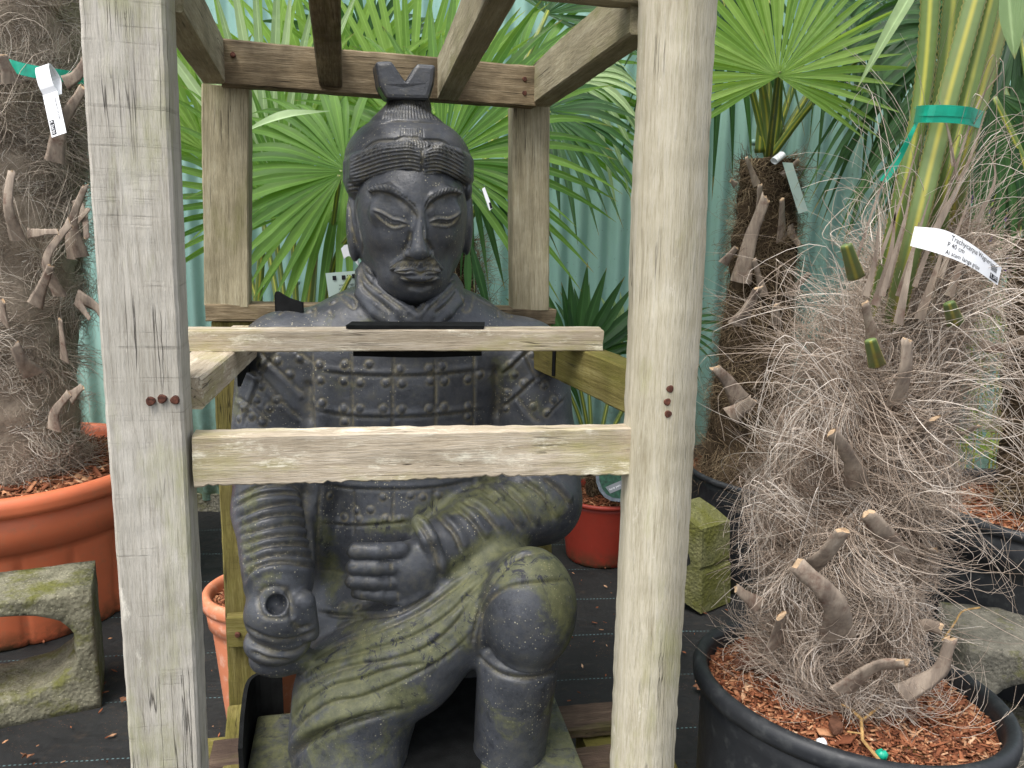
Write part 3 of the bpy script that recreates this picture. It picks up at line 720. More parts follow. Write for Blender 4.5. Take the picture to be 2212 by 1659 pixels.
class Sculpt:
    """carve strokes (pixel polylines dropped onto the surface along the sight line) into a world-space mesh"""
    def __init__(s, V, F):
        s.V, s.F = V, F; s.dirt = np.zeros(len(V)); s.moss = np.zeros(len(V)); s.refresh()
    def refresh(s):
        s.N = normals(s.V, s.F); s.bvh = BVHTree.FromPolygons([tuple(v) for v in s.V], [tuple(f) for f in s.F.tolist()])
        s.base = s.V.copy(); s.D = np.zeros(len(s.V))
    def hit(s, px, py):
        d = nrm(ray(px, py)); h = s.bvh.ray_cast(Vector(CAM), Vector(d)); return None if h[0] is None else np.array(h[0])
    def line(s, pts, n=60, maxjump=.06):
        pp = spline(np.c_[np.array(pts, float), np.zeros(len(pts))], n); out = []
        for q in pp:
            h = s.hit(q[0], q[1])
            if h is not None: out.append(h)
        if not out: return None
        out = np.array(out)
        med = np.median(np.linalg.norm(out-CAM, axis=1)); return out
    def dist(s, pts, R):
        lo, hi = pts.min(0)-R, pts.max(0)+R
        m = np.where(((s.base > lo) & (s.base < hi)).all(1))[0]
        if len(m) == 0: return m, None, None
        best = np.full(len(m), 1e9); bi = np.zeros(len(m), int)
        for i in range(0, len(pts)):
            d = ((s.base[m]-pts[i])**2).sum(1); w = d < best; best[w] = d[w]; bi[w] = i
        d = np.sqrt(best); k = d < R; return m[k], d[k], bi[k]
    def groove(s, pts, w=.004, depth=.003, dirt=.6, taper=True, n=None):
        """negative depth raises a ridge"""
        a = np.array(pts, float); ln = np.abs(np.diff(a, axis=0)).sum()
        P3 = s.line(pts, n or max(8, int(ln/2.2)))
        if P3 is None: return
        # densify in 3-D
        m, d, bi = s.dist(P3, w*2.2)
        if d is None: return
        f = np.exp(-(d/w)**2*1.6)
        if taper: u = bi/max(1, len(P3)-1); f = f*np.clip(np.minimum(u, 1-u)*6+.25, 0, 1)
        s.D[m] = np.where(np.abs(-depth*f) > np.abs(s.D[m]), -depth*f, s.D[m]) if depth*1 > 0 else np.maximum(s.D[m], -depth*f)
        s.dirt[m] = np.maximum(s.dirt[m], dirt*f)
    def fold(s, pts, w=.012, depth=.008, side=1, n=None):
        """sharp crease with a soft swell on one side (cloth fold)"""
        P3 = s.line(pts, n or 60)
        if P3 is None: return
        m, d, bi = s.dist(P3, w*2.5)
        if d is None: return
        T = np.gradient(P3, axis=0); T /= np.linalg.norm(T, axis=1, keepdims=True)+1e-9
        B = np.cross(T[bi], s.N[m]); sd = ((s.base[m]-P3[bi])*B).sum(1)*side
        g = -depth*np.exp(-(d/(w*.33))**2)
        sw = depth*.75*np.exp(-((sd-w*.8)/(w*.7))**2)*(sd > 0)
        u = bi/max(1, len(P3)-1); tp = np.clip(np.minimum(u, 1-u)*7+.15, 0, 1)
        s.D[m] += (g+sw)*tp; s.dirt[m] = np.maximum(s.dirt[m], .55*np.exp(-(d/(w*.35))**2)*tp)
    def bump(s, px, py, r, h, ring=.35, flat=2.0):
        c = s.hit(px, py)
        if c is None: return
        m, d, _ = s.dist(c[None], r*2.0)
        if d is None: return
        f = h*np.sqrt(np.clip(1-(d/r)**flat, 0, 1)); g = -h*ring*np.exp(-((d-r*1.1)/(r*.25))**2)
        s.D[m] += f+g; s.dirt[m] = np.maximum(s.dirt[m], .7*np.exp(-((d-r*1.1)/(r*.3))**2))
    def soft(s, px, py, r, h, sq=(1, 1), off=0):
        """broad gaussian push (+) or dent (-)"""
        c = s.hit(px, py)
        if c is None: return
        m, d, _ = s.dist(c[None], r*2.4)
        if d is None: return
        q = s.base[m]-c; q = q*[1/sq[0], 1/max(sq), 1/sq[1]]; dd = np.linalg.norm(q, axis=1)
        s.D[m] += h*np.exp(-(dd/r)**2)
    def mossy(s, pts, w, amt):
        P3 = s.line(pts, 40)
        if P3 is None: return
        m, d, _ = s.dist(P3, w*2.5)
        if d is not None: s.moss[m] = np.maximum(s.moss[m], amt*np.exp(-(d/w)**2))
    def apply(s):
        s.V = s.base+s.N*s.D[:, None]; s.refresh()
def stone_mat():
    m = Mat('painted dark stone', .5, .5)
    v = m.co(rand=False); dirt = m.attr('dirt'); moss = m.attr('moss')
    n1 = m.noise(v, 9, 5, .6); n2 = m.noise(v, 45, 6, .7); n3 = m.noise(v, 160, 4, .7)
    base = m.ramp(n1, [(.3, lin(50, 52, 56)), (.7, lin(77, 80, 86))])
    base = m.mix(m.rng(n2, .50, .72, 0, .6), base, lin(90, 88, 80))
    base = m.mix(m.rng(n2, .46, .36, 0, .5), base, lin(40, 42, 47))
    # lime and dust flecks
    vo = m.n('TexVoronoi'); m.set(vo.inputs['Vector'], v); vo.inputs['Scale'].default_value = 215
    sep = m.n('SeparateColor'); m.set(sep.inputs[0], vo.outputs['Color'])
    size = m.rng(sep.outputs[0], .55, 1, .05, .34)
    fl = m.math('LESS_THAN', vo.outputs['Distance'], size)
    fl = m.math('MULTIPLY', fl, m.math('MULTIPLY', m.math('GREATER_THAN', sep.outputs[0], .62), m.rng(m.noise(v, 12, 3), .46, .62, .04, .8)))
    base = m.mix(fl, base, lin(176, 170, 146))
    # dust in the carved lines
    dm = m.math('MULTIPLY', dirt, m.rng(m.noise(v, 70, 5, .8), .40, .60, .05, 1), True)
    base = m.mix(m.math('MULTIPLY', dm, .85), base, lin(140, 130, 96))
    # algae
    ms = m.noise(v, 15, 8, .78, .5)
    mk_ = m.math('MULTIPLY', m.rng(m.math('ADD', m.math('MULTIPLY', moss, .42), ms), .65, .80, 0, 1), m.rng(moss, .02, .3, .0, .9))
    mc = m.mix(m.rng(n2, .3, .7), lin(72, 75, 45), lin(118, 119, 74))
    base = m.mix(m.math('MULTIPLY', mk_, .76), base, mc)
    # chipped flakes showing dark paint through the algae
    fk = m.noise(m.co((1, 1, .7), rand=False), 26, 7, .8, .8)
    fm = m.math('MULTIPLY', m.rng(fk, .55, .58, 0, 1), m.rng(moss, .45, .7, 0, .95))
    base = m.mix(fm, base, lin(34, 36, 46))
    m.col(base)
    r = m.math('ADD', m.rng(n1, .3, .7, .30, .44), m.math('MULTIPLY', mk_, .28)); m.rough(m.math('ADD', r, m.math('MULTIPLY', dm, .2), True))
    pit = m.voro(v, 120); pm = m.math('MULTIPLY', m.rng(pit, .0, .14, 1, 0), m.rng(m.noise(v, 22, 3), .52, .62, 0, 1))
    m.bump(m.math('SUBTRACT', m.math('ADD', m.math('MULTIPLY', n2, .9), m.math('MULTIPLY', n3, .35)), m.math('MULTIPLY', pm, .9)), .0024, .65)
    return m.m
M_STONE = stone_mat()
# pixel conversions for close-up sketches
def z1(x, y): return 367+.49*x, .49*y                 # crate / bust enlargement
def z2(x, y): return 478+.3626*x, 631.5+.3626*y       # chest
def z3(x, y): return 478+.3858*x, 1024+.3858*y        # lap
def zf_(x, y): return 733.9+.2058*x, 341.3+.2058*y    # face
def zh(x, y): return 699.8+.3704*x, 85.3+.3704*y      # head
def pl(f, *pts): return [f(*p) for p in pts]
def build_statue():
    t = thing('warrior_statue', 'dark stone kneeling warrior statue with topknot and moustache inside the crate', 'statue', (SO[0], SO[1]-.05, .15))
    # ---------------- body
    f = Field((-.42, -.50, .10), (.46, .28, 1.30), .0034)
    E, K_ = f.ell, f.cap
    # torso
    E(L(872, 900, .03), (.205, .155, .26), .03)
    E(L(880, 780, .03), (.23, .135, .16), .04)
    E(L(885, 1130, .03), (.20, .165, .22), .05)
    K_(L(675, 765, .02), .085, L(1085, 775, .02), .085, .05)
    E(L(885, 690, .03), (.17, .10, .07), .05)
    K_(L(885, 610, .02), .074, L(890, 720, .02), .10, .02)
    # upper arms with shoulder guards
    K_(L(620, 775, .02), .098, L(592, 985, -.02), .086, .03)
    K_(L(1130, 785, .02), .098, L(1152, 990, -.01), .092, .03)
    K_(L(592, 985, -.03), .078, L(592, 1100, -.06), .078, .02)
    K_(L(592, 1100, -.06), .078, L(603, 1250, -.21), .064, .02)
    # fist
    E(L(603, 1325, -.245), (.0625, .055, .060), .012)
    E(L(600, 1385, -.235), (.061, .052, .040), .006)
    E(L(604, 1418, -.215), (.056, .05, .032), .004)
    K_(L(655, 1300, -.27), .022, L(668, 1365, -.26), .019, .006)
    a = L(597, 1306, -.33); d = nrm(a-toL(CAM)); K_(a-d*.05, .0175, a+d*.062, .0175, .003, 'sub')
    # left arm across the belly
    K_(L(1158, 985, -.02), .092, L(1165, 1080, -.05), .088, .03)
    K_(L(1160, 1085, -.06), .086, L(1035, 1135, -.13), .068, .03)
    K_(L(1035, 1135, -.13), .068, L(945, 1185, -.175), .056, .02)
    f.tube([L(905, 1128, -.20), L(925, 1165, -.225), L(945, 1215, -.225), L(955, 1258, -.20)], .016, .008)
    E(L(893, 1236, -.205), (.055, .040, .066), .008)
    E(L(690, 1080, .0), (.05, .10, .20), .02); E(L(700, 900, .0), (.06, .10, .20), .02)
    for (xa, ya), (xb, yb), r in (((868, 1187), (764, 1189), .0155), ((862, 1222), (762, 1224), .0155), ((860, 1257), (760, 1254), .0150), ((868, 1287), (772, 1279), .0135)):
        f.tube([L(xa, ya, -.222), L((xa+xb)/2, (ya+yb)/2+2, -.232), L(xb+6, yb, -.225), L(xb-2, yb+2, -.198)], [r, r, r, r*.85], .003)
    # hips, lap cloth, thighs
    E(L(850, 1340, -.02), (.205, .165, .18), .04)
    K_(L(1000, 1290, .0), .12, L(1138, 1295, -.26), .086, .04)
    E(L(1143, 1314, -.285), (.0895, .092, .118), .01)
    K_(L(1118, 1440, -.265), .078, L(1096, 1660, -.245), .070, .004)
    K_(L(1096, 1650, -.245), .070, L(1090, 1800, -.26), .075, .02)
    K_(L(830, 1380, -.02), .12, L(757, 1630, -.235), .103, .04)
    K_(L(757, 1630, -.235), .103, L(748, 1780, -.25), .105, .02)
    # cloth swag from the knee down to the left
    K_(L(1080, 1240, -.20), .055, L(1000, 1320, -.20), .080, .03)
    K_(L(1000, 1325, -.20), .078, L(880, 1415, -.20), .105, .03)
    K_(L(880, 1415, -.20), .105, L(765, 1500, -.20), .110, .04)
    K_(L(765, 1500, -.20), .110, L(745, 1570, -.20), .104, .03)
    # collar rolls
    for dy, r, dx in ((0, .0105, 0), (22, .0115, -12), (46, .0125, -26)):
        f.tube([L(793+dx*.5, 566+dy*.5, -.01), L(800+dx*.8, 603+dy*.7, -.055), L(832+dx*.8, 640+dy*.75, -.095), L(868+dx*.5, 664+dy*.8, -.118), L(900, 682+dy*.9, -.128)], r, .004)
        f.tube([L(978-dx*.4, 600+dy*.4, -.01), L(972-dx*.7, 625+dy*.5, -.06), L(950-dx*.6, 648+dy*.6, -.098), L(925-dx*.4, 666+dy*.8, -.118), L(902, 684+dy*.9, -.128)], r, .004)
    V, F = f.mesh(); V = smooth(V, F, 3, .45); V = toW(V)
    s = Sculpt(V, F)
    # broad forms
    s.soft(870, 985, .09, -.006); s.soft(1020, 1450, .04, .0)
    s.apply()
    G = s.groove
    # ---- chest armour plates: rows and columns
    for y0 in (835, 897, ):
        pass
    rows = [pl(z2, (550, 470), (780, 492), (1020, 500), (1280, 492), (1560, 465)), pl(z2, (520, 700), (780, 740), (1020, 745), (1280, 735), (1560, 700)),
            pl(z3, (560, 60), (740, 82), (960, 88), (1190, 78), (1400, 40)), pl(z3, (550, 275), (740, 290), (900, 282), (1060, 268)),
            pl(z2, (540, 900), (780, 960), (1020, 970), (1280, 960), (1560, 900)), [(660, 720), (780, 742), (900, 748), (1010, 742), (1120, 722)]]
    for r in rows: s.fold(r, .009, .0036, -1)
    for cpts in (pl(z2, (545, 330), (548, 600), (560, 900)), pl(z2, (775, 330), (778, 600), (785, 950)), pl(z2, (1030, 380), (1022, 600), (1020, 960)), pl(z2, (1272, 380), (1280, 600), (1275, 960)),
                 pl(z2, (1505, 340), (1510, 600), (1500, 900)), pl(z3, (742, 80), (740, 340)), pl(z3, (965, 80), (962, 270)), pl(z3, (1192, 80), (1188, 210)), pl(z3, (555, 60), (545, 290), (540, 560)), pl(z3, (480, 50), (495, 290), (520, 540))):
        G(cpts, .0038, .0036, .7)
    for x, y in ((585, 430), (735, 430), (1065, 455), (1240, 450), (1315, 440), (590, 525), (730, 530), (825, 540), (980, 540), (1075, 545), (1245, 530), (1330, 530), (1470, 520), (1540, 490),
                 (730, 690), (825, 690), (965, 692), (1075, 695), (1240, 690), (1328, 682), (1470, 675), (735, 770), (1470, 740), (600, 660), (880, 430),
                 (210, 640), (285, 690), (275, 350), (335, 410), (468, 395), (408, 490), (240, 430), (130, 690), (180, 740), (245, 775), (105, 750), (240, 560), (330, 640),
                 (1720, 430), (1745, 490), (1860, 370), (1925, 555), (1700, 600), (1940, 720), (1690, 690), (1800, 540), (1860, 680), (1980, 640)):
        s.bump(*z2(x, y), .0080, .0034)
    for x, y in ((755, 205), (835, 200), (920, 248), (770, 248), (1130, 130), (1215, 120), (1000, 250), (690, 240), (610, 120), (683, 742), (765, 752), (905, 130), (1060, 120)):
        s.bump(*z3(x, y), .0075, .0030)
    # ---- shoulder guards
    for r in (pl(z2, (345, 330), (265, 440), (180, 640), (135, 790)), pl(z2, (215, 340), (300, 430), (400, 520), (520, 640)), pl(z2, (450, 340), (540, 420)), pl(z2, (1840, 340), (1700, 470), (1600, 520)),
              pl(z2, (1800, 350), (1880, 500), (1960, 460)), pl(z2, (1880, 505), (1760, 620), (1650, 700)), pl(z2, (1760, 620), (1850, 740), (1900, 780)), pl(z2, (120, 450), (230, 500), (350, 640)), pl(z2, (2040, 640), (1940, 740)),
              pl(z2, (350, 640), (480, 760)), pl(z2, (80, 620), (200, 690), (300, 780))): s.fold(r, .009, .004, 1)
    for r in (pl(z1, (640, 1265), (640, 1400)), pl(z1, (540, 1330), (640, 1275), (760, 1300)), pl(z1, (740, 1300), (810, 1360), (820, 1320), (770, 1290)), pl(z1, (1280, 1290), (1300, 1340), (1290, 1370), (1320, 1370), (1340, 1310), (1320, 1290)),
              pl(z1, (1340, 1310), (1460, 1370), (1500, 1400)), pl(z1, (700, 1370), (720, 1400)), pl(z1, (1440, 1340), (1450, 1400)), pl(z1, (480, 1390), (520, 1340))): G(r, .0035, .003, .8)
    for x, y in ((600, 1330), (620, 1370), (1460, 1365), (1490, 1390), (720, 1330)): s.bump(*z1(x, y), .008, .003)
    # armhole creases between arm and chest
    for r, sd2 in ((pl(z2, (520, 520), (515, 650), (530, 790)), 1), (pl(z3, (470, 60), (480, 200), (500, 360), (525, 520)), 1), (pl(z2, (1640, 430), (1650, 600), (1640, 760)), 1)):
        G(r, .012, .010, .5)
    for r in (((226, 1262), (262, 1350), (385, 1445), (520, 1555), (548, 1590)), ((212, 1300), (245, 1400), (365, 1500), (480, 1590)), ((208, 1350), (232, 1450), (330, 1540), (400, 1600)),
              ((768, 1385), (700, 1440), (610, 1515), (556, 1588)), ((776, 1425), (700, 1495), (600, 1590)), ((778, 1470), (715, 1545), (650, 1600))):
        s.fold(pl(zh, *r), .0085, .0046, 1); G(pl(zh, *r), .003, .003, .7)
    # ---- right sleeve folds (image left)
    for i, (a, b, c_, d_) in enumerate((((80, 130), (230, 70), (380, 60), (470, 110)), ((75, 190), (220, 120), (400, 110), (480, 160)), ((90, 250), (230, 190), (400, 165), (490, 205)), ((100, 300), (250, 240), (400, 225), (495, 250)),
                                      ((115, 345), (250, 305), (400, 280), (505, 305)), ((120, 400), (260, 355), (400, 340), (515, 360)), ((125, 455), (260, 405), (420, 395), (520, 415)), ((128, 510), (270, 460), (420, 450), (525, 470)), ((130, 600), (190, 530), (330, 495), (525, 520)))):
        s.fold(pl(z3, a, b, c_, d_), .0125, .0075, 1)
    # ---- left sleeve folds (image right)
    for a, b, c_ in (((1090, 250), (1180, 400), (1230, 590)), ((1200, 220), (1300, 330), (1350, 440)), ((1290, 170), (1400, 260), (1480, 380)), ((1350, 150), (1450, 200), (1560, 330)), ((1460, 100), (1580, 190), (1680, 320)),
                     ((1560, 60), (1680, 170), (1760, 300)), ((1680, 30), (1800, 120), (1870, 260)), ((1800, 20), (1900, 100), (1950, 180)), ((1400, 60), (1480, 90), (1560, 170))):
        s.fold(pl(z3, a, b, c_), .0125, .0065, -1)
    # ---- belly edge, tunic hem
    s.fold(pl(z3, (540, 775), (660, 792), (800, 800), (960, 785), (1060, 745), (1200, 660)), .012, .006, -1)
    G(pl(z3, (540, 535), (640, 545), (700, 560)), .004, .002, .5)
    # ---- lap cloth folds
    for r in (((640, 870), (720, 830), (800, 805)), ((520, 1040), (640, 960), (760, 915), (920, 860), (1100, 780), (1250, 680), (1400, 560)),
              ((430, 1130), (560, 1060), (740, 1010), (960, 950), (1130, 880), (1280, 780), (1420, 640), (1500, 560)), ((395, 1250), (480, 1180), (600, 1120), (760, 1070), (960, 1040), (1150, 970), (1290, 860), (1400, 720)),
              ((385, 1390), (470, 1290), (620, 1190), (780, 1150), (960, 1090), (1180, 1060)), ((380, 1500), (480, 1370), (620, 1280), (780, 1250), (960, 1180), (1130, 1100), (1290, 1000), (1410, 880)),
              ((1440, 1000), (1450, 850), (1480, 740), (1560, 660), (1680, 620), (1940, 598)), ((1400, 960), (1430, 820), (1470, 700), (1560, 560), (1660, 470), (1800, 430))):
        s.fold(pl(z3, *r), .011, .0040, -1); G(pl(z3, *r), .0032, .0034, .7)
    s.fold(pl(z3, (370, 1640), (430, 1540), (540, 1460), (700, 1395), (860, 1350), (1000, 1320)), .02, .014, -1)
    # boot top
    s.fold(pl(z3, (1430, 1000), (1480, 1060), (1570, 1120), (1700, 1142), (1850, 1120), (1960, 1080)), .013, .007, -1)
    # fist fingers
    for r in (((115, 840), (200, 900), (320, 935), (440, 920), (530, 880)), ((120, 900), (200, 960), (320, 1000), (430, 990), (500, 940)), ((370, 640), (385, 740), (395, 820)), ((395, 830), (440, 870), (500, 850)), ((170, 1000), (260, 1040), (380, 1050))):
        G(pl(z3, *r), .0065, .007, .5)
    G(pl(z3, (240, 640), (205, 700), (230, 790), (300, 810), (370, 800), (390, 740), (375, 660), (310, 630), (240, 640)), .0045, .003, .5, False)
    # knuckle creases
    for x, y in ((805, 430), (945, 430), (805, 520), (950, 520), (800, 600), (950, 610), (790, 680), (990, 690), (935, 425), (960, 520)):
        G(pl(z3, (x, y-26), (x-4, y), (x, y+26)), .002, .0016, .5)
    for xx, yy in ((745, 420), (735, 512), (715, 590)):
        G(pl(z3, (xx-20, yy-18), (xx+16, yy-14), (xx+18, yy+10), (xx-18, yy+12)), .002, .0012, .5)
    # algae painting
    for r, w, a in ((((1300, 200), (1500, 60)), .05, .75), (((1100, 250), (1300, 140), (1500, 40)), .03, .9), (((850, 290), (1080, 290)), .022, .85), (((540, 300), (600, 450), (620, 600), (600, 760)), .03, .75), (((700, 800), (900, 900), (1100, 880)), .05, .7),
                    (((1330, 520), (1450, 450), (1600, 400), (1800, 430), (1920, 520), (1980, 700)), .035, 1.0), (((1450, 560), (1380, 760), (1320, 940)), .03, 1.0), (((560, 1060), (900, 960), (1250, 820), (1400, 640)), .06, .9),
                    (((420, 1300), (700, 1150), (1000, 1080), (1250, 960)), .05, .95), (((500, 1480), (800, 1300), (1060, 1240)), .05, .8), (((1960, 900), (1900, 1100), (1840, 1300)), .03, .8), (((500, 1600), (700, 1560), (1000, 1450)), .06, .6), (((1500, 1300), (1700, 1500)), .05, .45),
                    (((300, 560), (250, 620)), .03, .55), (((160, 120), (150, 300), (150, 500)), .035, .7), (((1600, 520), (1850, 560), (1930, 800)), .05, .95), (((1400, 120), (1650, 120), (1850, 200)), .05, .85)):
        s.mossy(pl(z3, *r), w, a)
    for r, w, a in ((((100, 500), (80, 700)), .03, .6), (((1700, 500), (1850, 700)), .06, .5), (((200, 400), (150, 650)), .04, .35), (((560, 200), (900, 160)), .03, .4)):
        s.mossy(pl(z2, *r), w, a)
    s.V = s.base+s.N*s.D[:, None]
    o = mk('body', s.V, s.F, M_STONE, t, attr={'dirt': s.dirt, 'moss': np.maximum(s.moss*.85, .16)}, smooth=True)
    # ---------------- head
    f = Field((-.18, -.24, 1.03), (.20, .17, 1.50), .0017)
    E, K_ = f.ell, f.cap
    # face tilted a little forward
    E(L(890, 478, -.030), (.1045, .125, .156), .02)
    E(L(893, 600, -.085), (.060, .055, .048), .035)
    E(L(888, 440, -.045), (.100, .105, .09), .02)
    E(L(884, 480, .02), (.112, .12, .15), .02)
    K_(L(886, 600, .03), .07, L(888, 700, .03), .085, .02)
    # nose
    K_(L(908, 462, -.150), .010, L(905, 540, -.172), .0145, .012)
    E(L(905, 546, -.170), (.0175, .016, .0145), .006)
    E(L(884, 549, -.157), (.0125, .014, .011), .005)
    E(L(925, 550, -.155), (.0115, .014, .011), .005)
    # brow shelf
    f.tube([L(800, 411, -.122), L(838, 409, -.139), L(868, 424, -.144)], [.005, .006, .006], .012)
    f.tube([L(994, 417, -.118), L(962, 413, -.135), L(938, 424, -.144)], [.005, .006, .006], .012)
    # lids
    E(L(840, 458, -.121), (.034, .016, .024), .014); E(L(962, 458, -.117), (.030, .016, .022), .014)
    # lips and moustache mass
    E(L(902, 586, -.153), (.044, .013, .009), .006); E(L(907, 601, -.150), (.038, .014, .0095), .004)
    f.tube([L(846, 578, -.135), L(872, 567, -.147), L(905, 566, -.157), L(932, 568, -.150), L(952, 580, -.137)], [.006, .009, .010, .009, .006], .008)
    # ears
    E(L(765, 488, .0), (.016, .034, .070), .008); E(L(1008, 478, .0), (.013, .032, .068), .008)
    V, F = f.mesh(); V = smooth(V, F, 2, .4); V = toW(V); s = Sculpt(V, F)
    for r in (((760, 400), (790, 440), (852, 448)),): pass
    s.soft(818, 560, .030, -.006); s.soft(975, 555, .028, -.006); s.soft(905, 618, .02, -.004, (1.6, .6)); s.soft(900, 638, .022, .004)
    s.soft(835, 440, .020, -.0045, (1.5, .8)); s.soft(962, 440, .019, -.0045, (1.4, .8)); s.soft(893, 470, .012, -.0035, (.7, 1.3)); s.soft(925, 470, .012, -.0035, (.7, 1.3)); s.soft(800, 580, .03, -.005); s.soft(984, 580, .026, -.005)
    s.soft(830, 520, .025, .003); s.soft(975, 515, .022, .003)
    s.apply(); G = s.groove
    # brows: raised band then hatching
    bl = pl(zf_, (310, 330), (430, 295), (560, 330), (680, 410), (780, 500)); br = pl(zf_, (905, 500), (950, 420), (1060, 355), (1180, 328), (1275, 365))
    G(bl, .0072, -.0030, .0); G(br, .0068, -.0030, .0)
    s.apply()
    G(pl(zf_, (300, 375), (430, 370), (560, 410), (700, 500), (800, 610), (800, 560)), .006, .0030, .3); G(pl(zf_, (1280, 400), (1180, 385), (1060, 430), (950, 510), (900, 580)), .006, .0030, .3)
    for i in range(13):
        u = i/12; c = spline(np.c_[np.array(bl), np.zeros(5)], 13)[i]; G([(c[0]-3.5, c[1]-6.5), (c[0]+2.5, c[1]+6)], .0016, .0030, .3)
        c = spline(np.c_[np.array(br), np.zeros(5)], 13)[i]; G([(c[0]+3.5, c[1]-6.5), (c[0]-2.5, c[1]+6)], .0016, .0030, .3)
    # eyes: upper lid rim, slit, lower rim
    for up, lo, low2 in ((((345, 540), (450, 580), (560, 640), (640, 655), (720, 690)), ((375, 575), (470, 650), (560, 690), (640, 690), (715, 695)), ((380, 610), (480, 700), (560, 745), (640, 735), (700, 715))),
                         (((945, 665), (1030, 635), (1130, 640), (1200, 618), (1262, 575)), ((955, 685), (1040, 672), (1120, 678), (1195, 655), (1250, 600)), ((960, 705), (1040, 722), (1120, 728), (1195, 695), (1250, 625)))):
        G(pl(zf_, *[(x, y-16) for x, y in up]), .0028, .0022, .5)
        G(pl(zf_, *[(x, y+4) for x, y in up]), .0024, -.0030, .0)
        G(pl(zf_, *[(x, y*.5+z*.5) for (x, y), (x2, z) in zip(lo, low2)]), .0030, .0034, 1.); G(pl(zf_, *[(x, y-4) for x, y in low2]), .0020, -.0012, .2)
    # nose sides
    G(pl(zf_, (735, 760), (725, 860), (690, 940), (660, 1000), (680, 1050)), .0048, .0034, .5); G(pl(zf_, (885, 700), (900, 850), (950, 930), (985, 1000), (960, 1040)), .0048, .0034, .5)
    G(pl(zf_, (690, 1055), (760, 1060), (830, 1085), (900, 1070), (960, 1040)), .0036, .0034, .8)
    # moustache hair
    for i in range(9):
        u = i/8; a0 = (840-u*170, 1080-u*22+8*abs(u-.3)); b0 = (800-u*280, 1150+u*12); G(pl(zf_, a0, ((a0[0]+b0[0])/2-4, (a0[1]+b0[1])/2-6), b0), .0019, .0032, .9)
        a0 = (870+u*120, 1080-u*18); b0 = (890+u*175, 1150+u*30); G(pl(zf_, a0, ((a0[0]+b0[0])/2+5, (a0[1]+b0[1])/2-6), b0), .0019, .0032, .9)
    # mouth
    G(pl(zf_, (590, 1195), (680, 1202), (760, 1180), (850, 1222), (920, 1190), (980, 1192), (1035, 1212)), .0032, .0048, .9)
    G(pl(zf_, (600, 1180), (690, 1148), (770, 1155), (850, 1205), (915, 1165), (970, 1155), (1035, 1195)), .0020, .0022, .8)
    G(pl(zf_, (630, 1235), (730, 1290), (850, 1305), (960, 1285), (1025, 1235)), .0030, .0026, .8)
    G(pl(zf_, (700, 1345), (850, 1362), (980, 1335)), .007, .003, .2)
    # ear shell
    G(pl(zf_, (75, 420), (95, 560), (110, 700), (150, 850), (190, 940)), .005, .005, .8); G(pl(zf_, (190, 420), (175, 560), (200, 740), (235, 900), (235, 1000)), .004, .005, .8)
    s.V = s.base+s.N*s.D[:, None]
    mk('head', s.V, s.F, M_STONE, t, attr={'dirt': s.dirt, 'moss': s.moss+.05}, smooth=True)
    # ---------------- hair: cap, parted band, bun
    f = Field((-.18, -.20, 1.22), (.20, .20, 1.62), .0017); E, K_ = f.ell, f.cap
    E(L(882, 352, .020), (.125, .140, .092), .01); E(L(882, 328, .015), (.104, .118, .060), .012)
    E(L(882, 400, .025), (.121, .140, .12), .01)
    K_(L(879, 262, .005), .058, L(883, 236, .01), .044, .006)
    E(L(878, 268, .0), (.069, .065, .028), .006)
    f.tube([L(862, 290, -.055), L(895, 288, -.066), L(918, 294, -.064)], .010, .008)
    # parted bands sweeping from the middle over each temple
    for k in range(3):
        yy = 330+k*17
        f.tube([L(914, yy+10, -.134+k*.003), L(880, yy-8, -.131+k*.003), L(825, yy-3, -.113+k*.003), L(772, yy+17, -.068), L(757, yy+25, -.01), L(764, yy+22, .05), L(785, yy+16, .10)], [.010, .013, .014, .014, .013, .012, .01], .006)
        f.tube([L(918, yy+10, -.134+k*.003), L(948, yy-6, -.127+k*.003), L(985, yy+6, -.098), L(1004, yy+18, -.05), L(1008, yy+22, .0), L(1000, yy+20, .05)], [.010, .013, .014, .014, .013, .010], .006)
    # side lock before the ear
    E(L(768, 402, -.015), (.020, .045, .022), .006); E(L(1006, 410, -.015), (.012, .04, .022), .006)
    # keep the forehead clear below the hairline
    V, F = f.mesh(); V = smooth(V, F, 2, .4); V = toW(V); s = Sculpt(V, F)
    G = s.groove
    # combed lines over the band
    for k in range(8):
        u = k/7
        G([(910-u*2, 318+u*55), (880, 312+u*56), (830, 316+u*62), (785, 330+u*62), (757, 345+u*52)], .0026, .0036, .28+.4*u)
        G([(917+u*2, 320+u*54), (945, 315+u*57), (980, 326+u*60), (1008, 342+u*62)], .0026, .0036, .28+.4*u)
    G([(913, 318), (912, 350), (912, 378)], .004, .005, .6)
    for k in range(4): G([(790, 388+k*9), (770, 386+k*9), (750, 388+k*9)], .0020, .0026, .6)
    # combed cap
    for i in range(27):
        u = i/26; xb = 760+u*245; xt = 862+u*48
        if 1: G([(xt+(xb-xt)*.12, 300), (xt+(xb-xt)*.55, 303+8*abs(u-.5)), (xb, 322+26*abs(u-.5)*2)] if abs(u-.5) > .25 else [(xt, 292), ((xt+xb)/2, 304), (xb*.6+xt*.4, 320)], .0024, .0034, .3)
    for i in range(17):
        u = i/16; xb = 828+u*112; xt = 846+u*76; G([(xt, 212), ((xt*.5+xb*.5), 232), (xb, 256)], .0022, .0034, .25)
    G([(822, 268), (850, 262), (890, 262), (945, 266)], .0035, .004, .4)
    for i in range(10): G([(868+i*5, 276), (866+i*5.4, 298)], .0015, .002, .2)
    s.V = s.base+s.N*s.D[:, None]
    mk('hair', s.V, s.F, M_STONE, t, attr={'dirt': s.dirt, 'moss': s.moss+.04}, smooth=True)
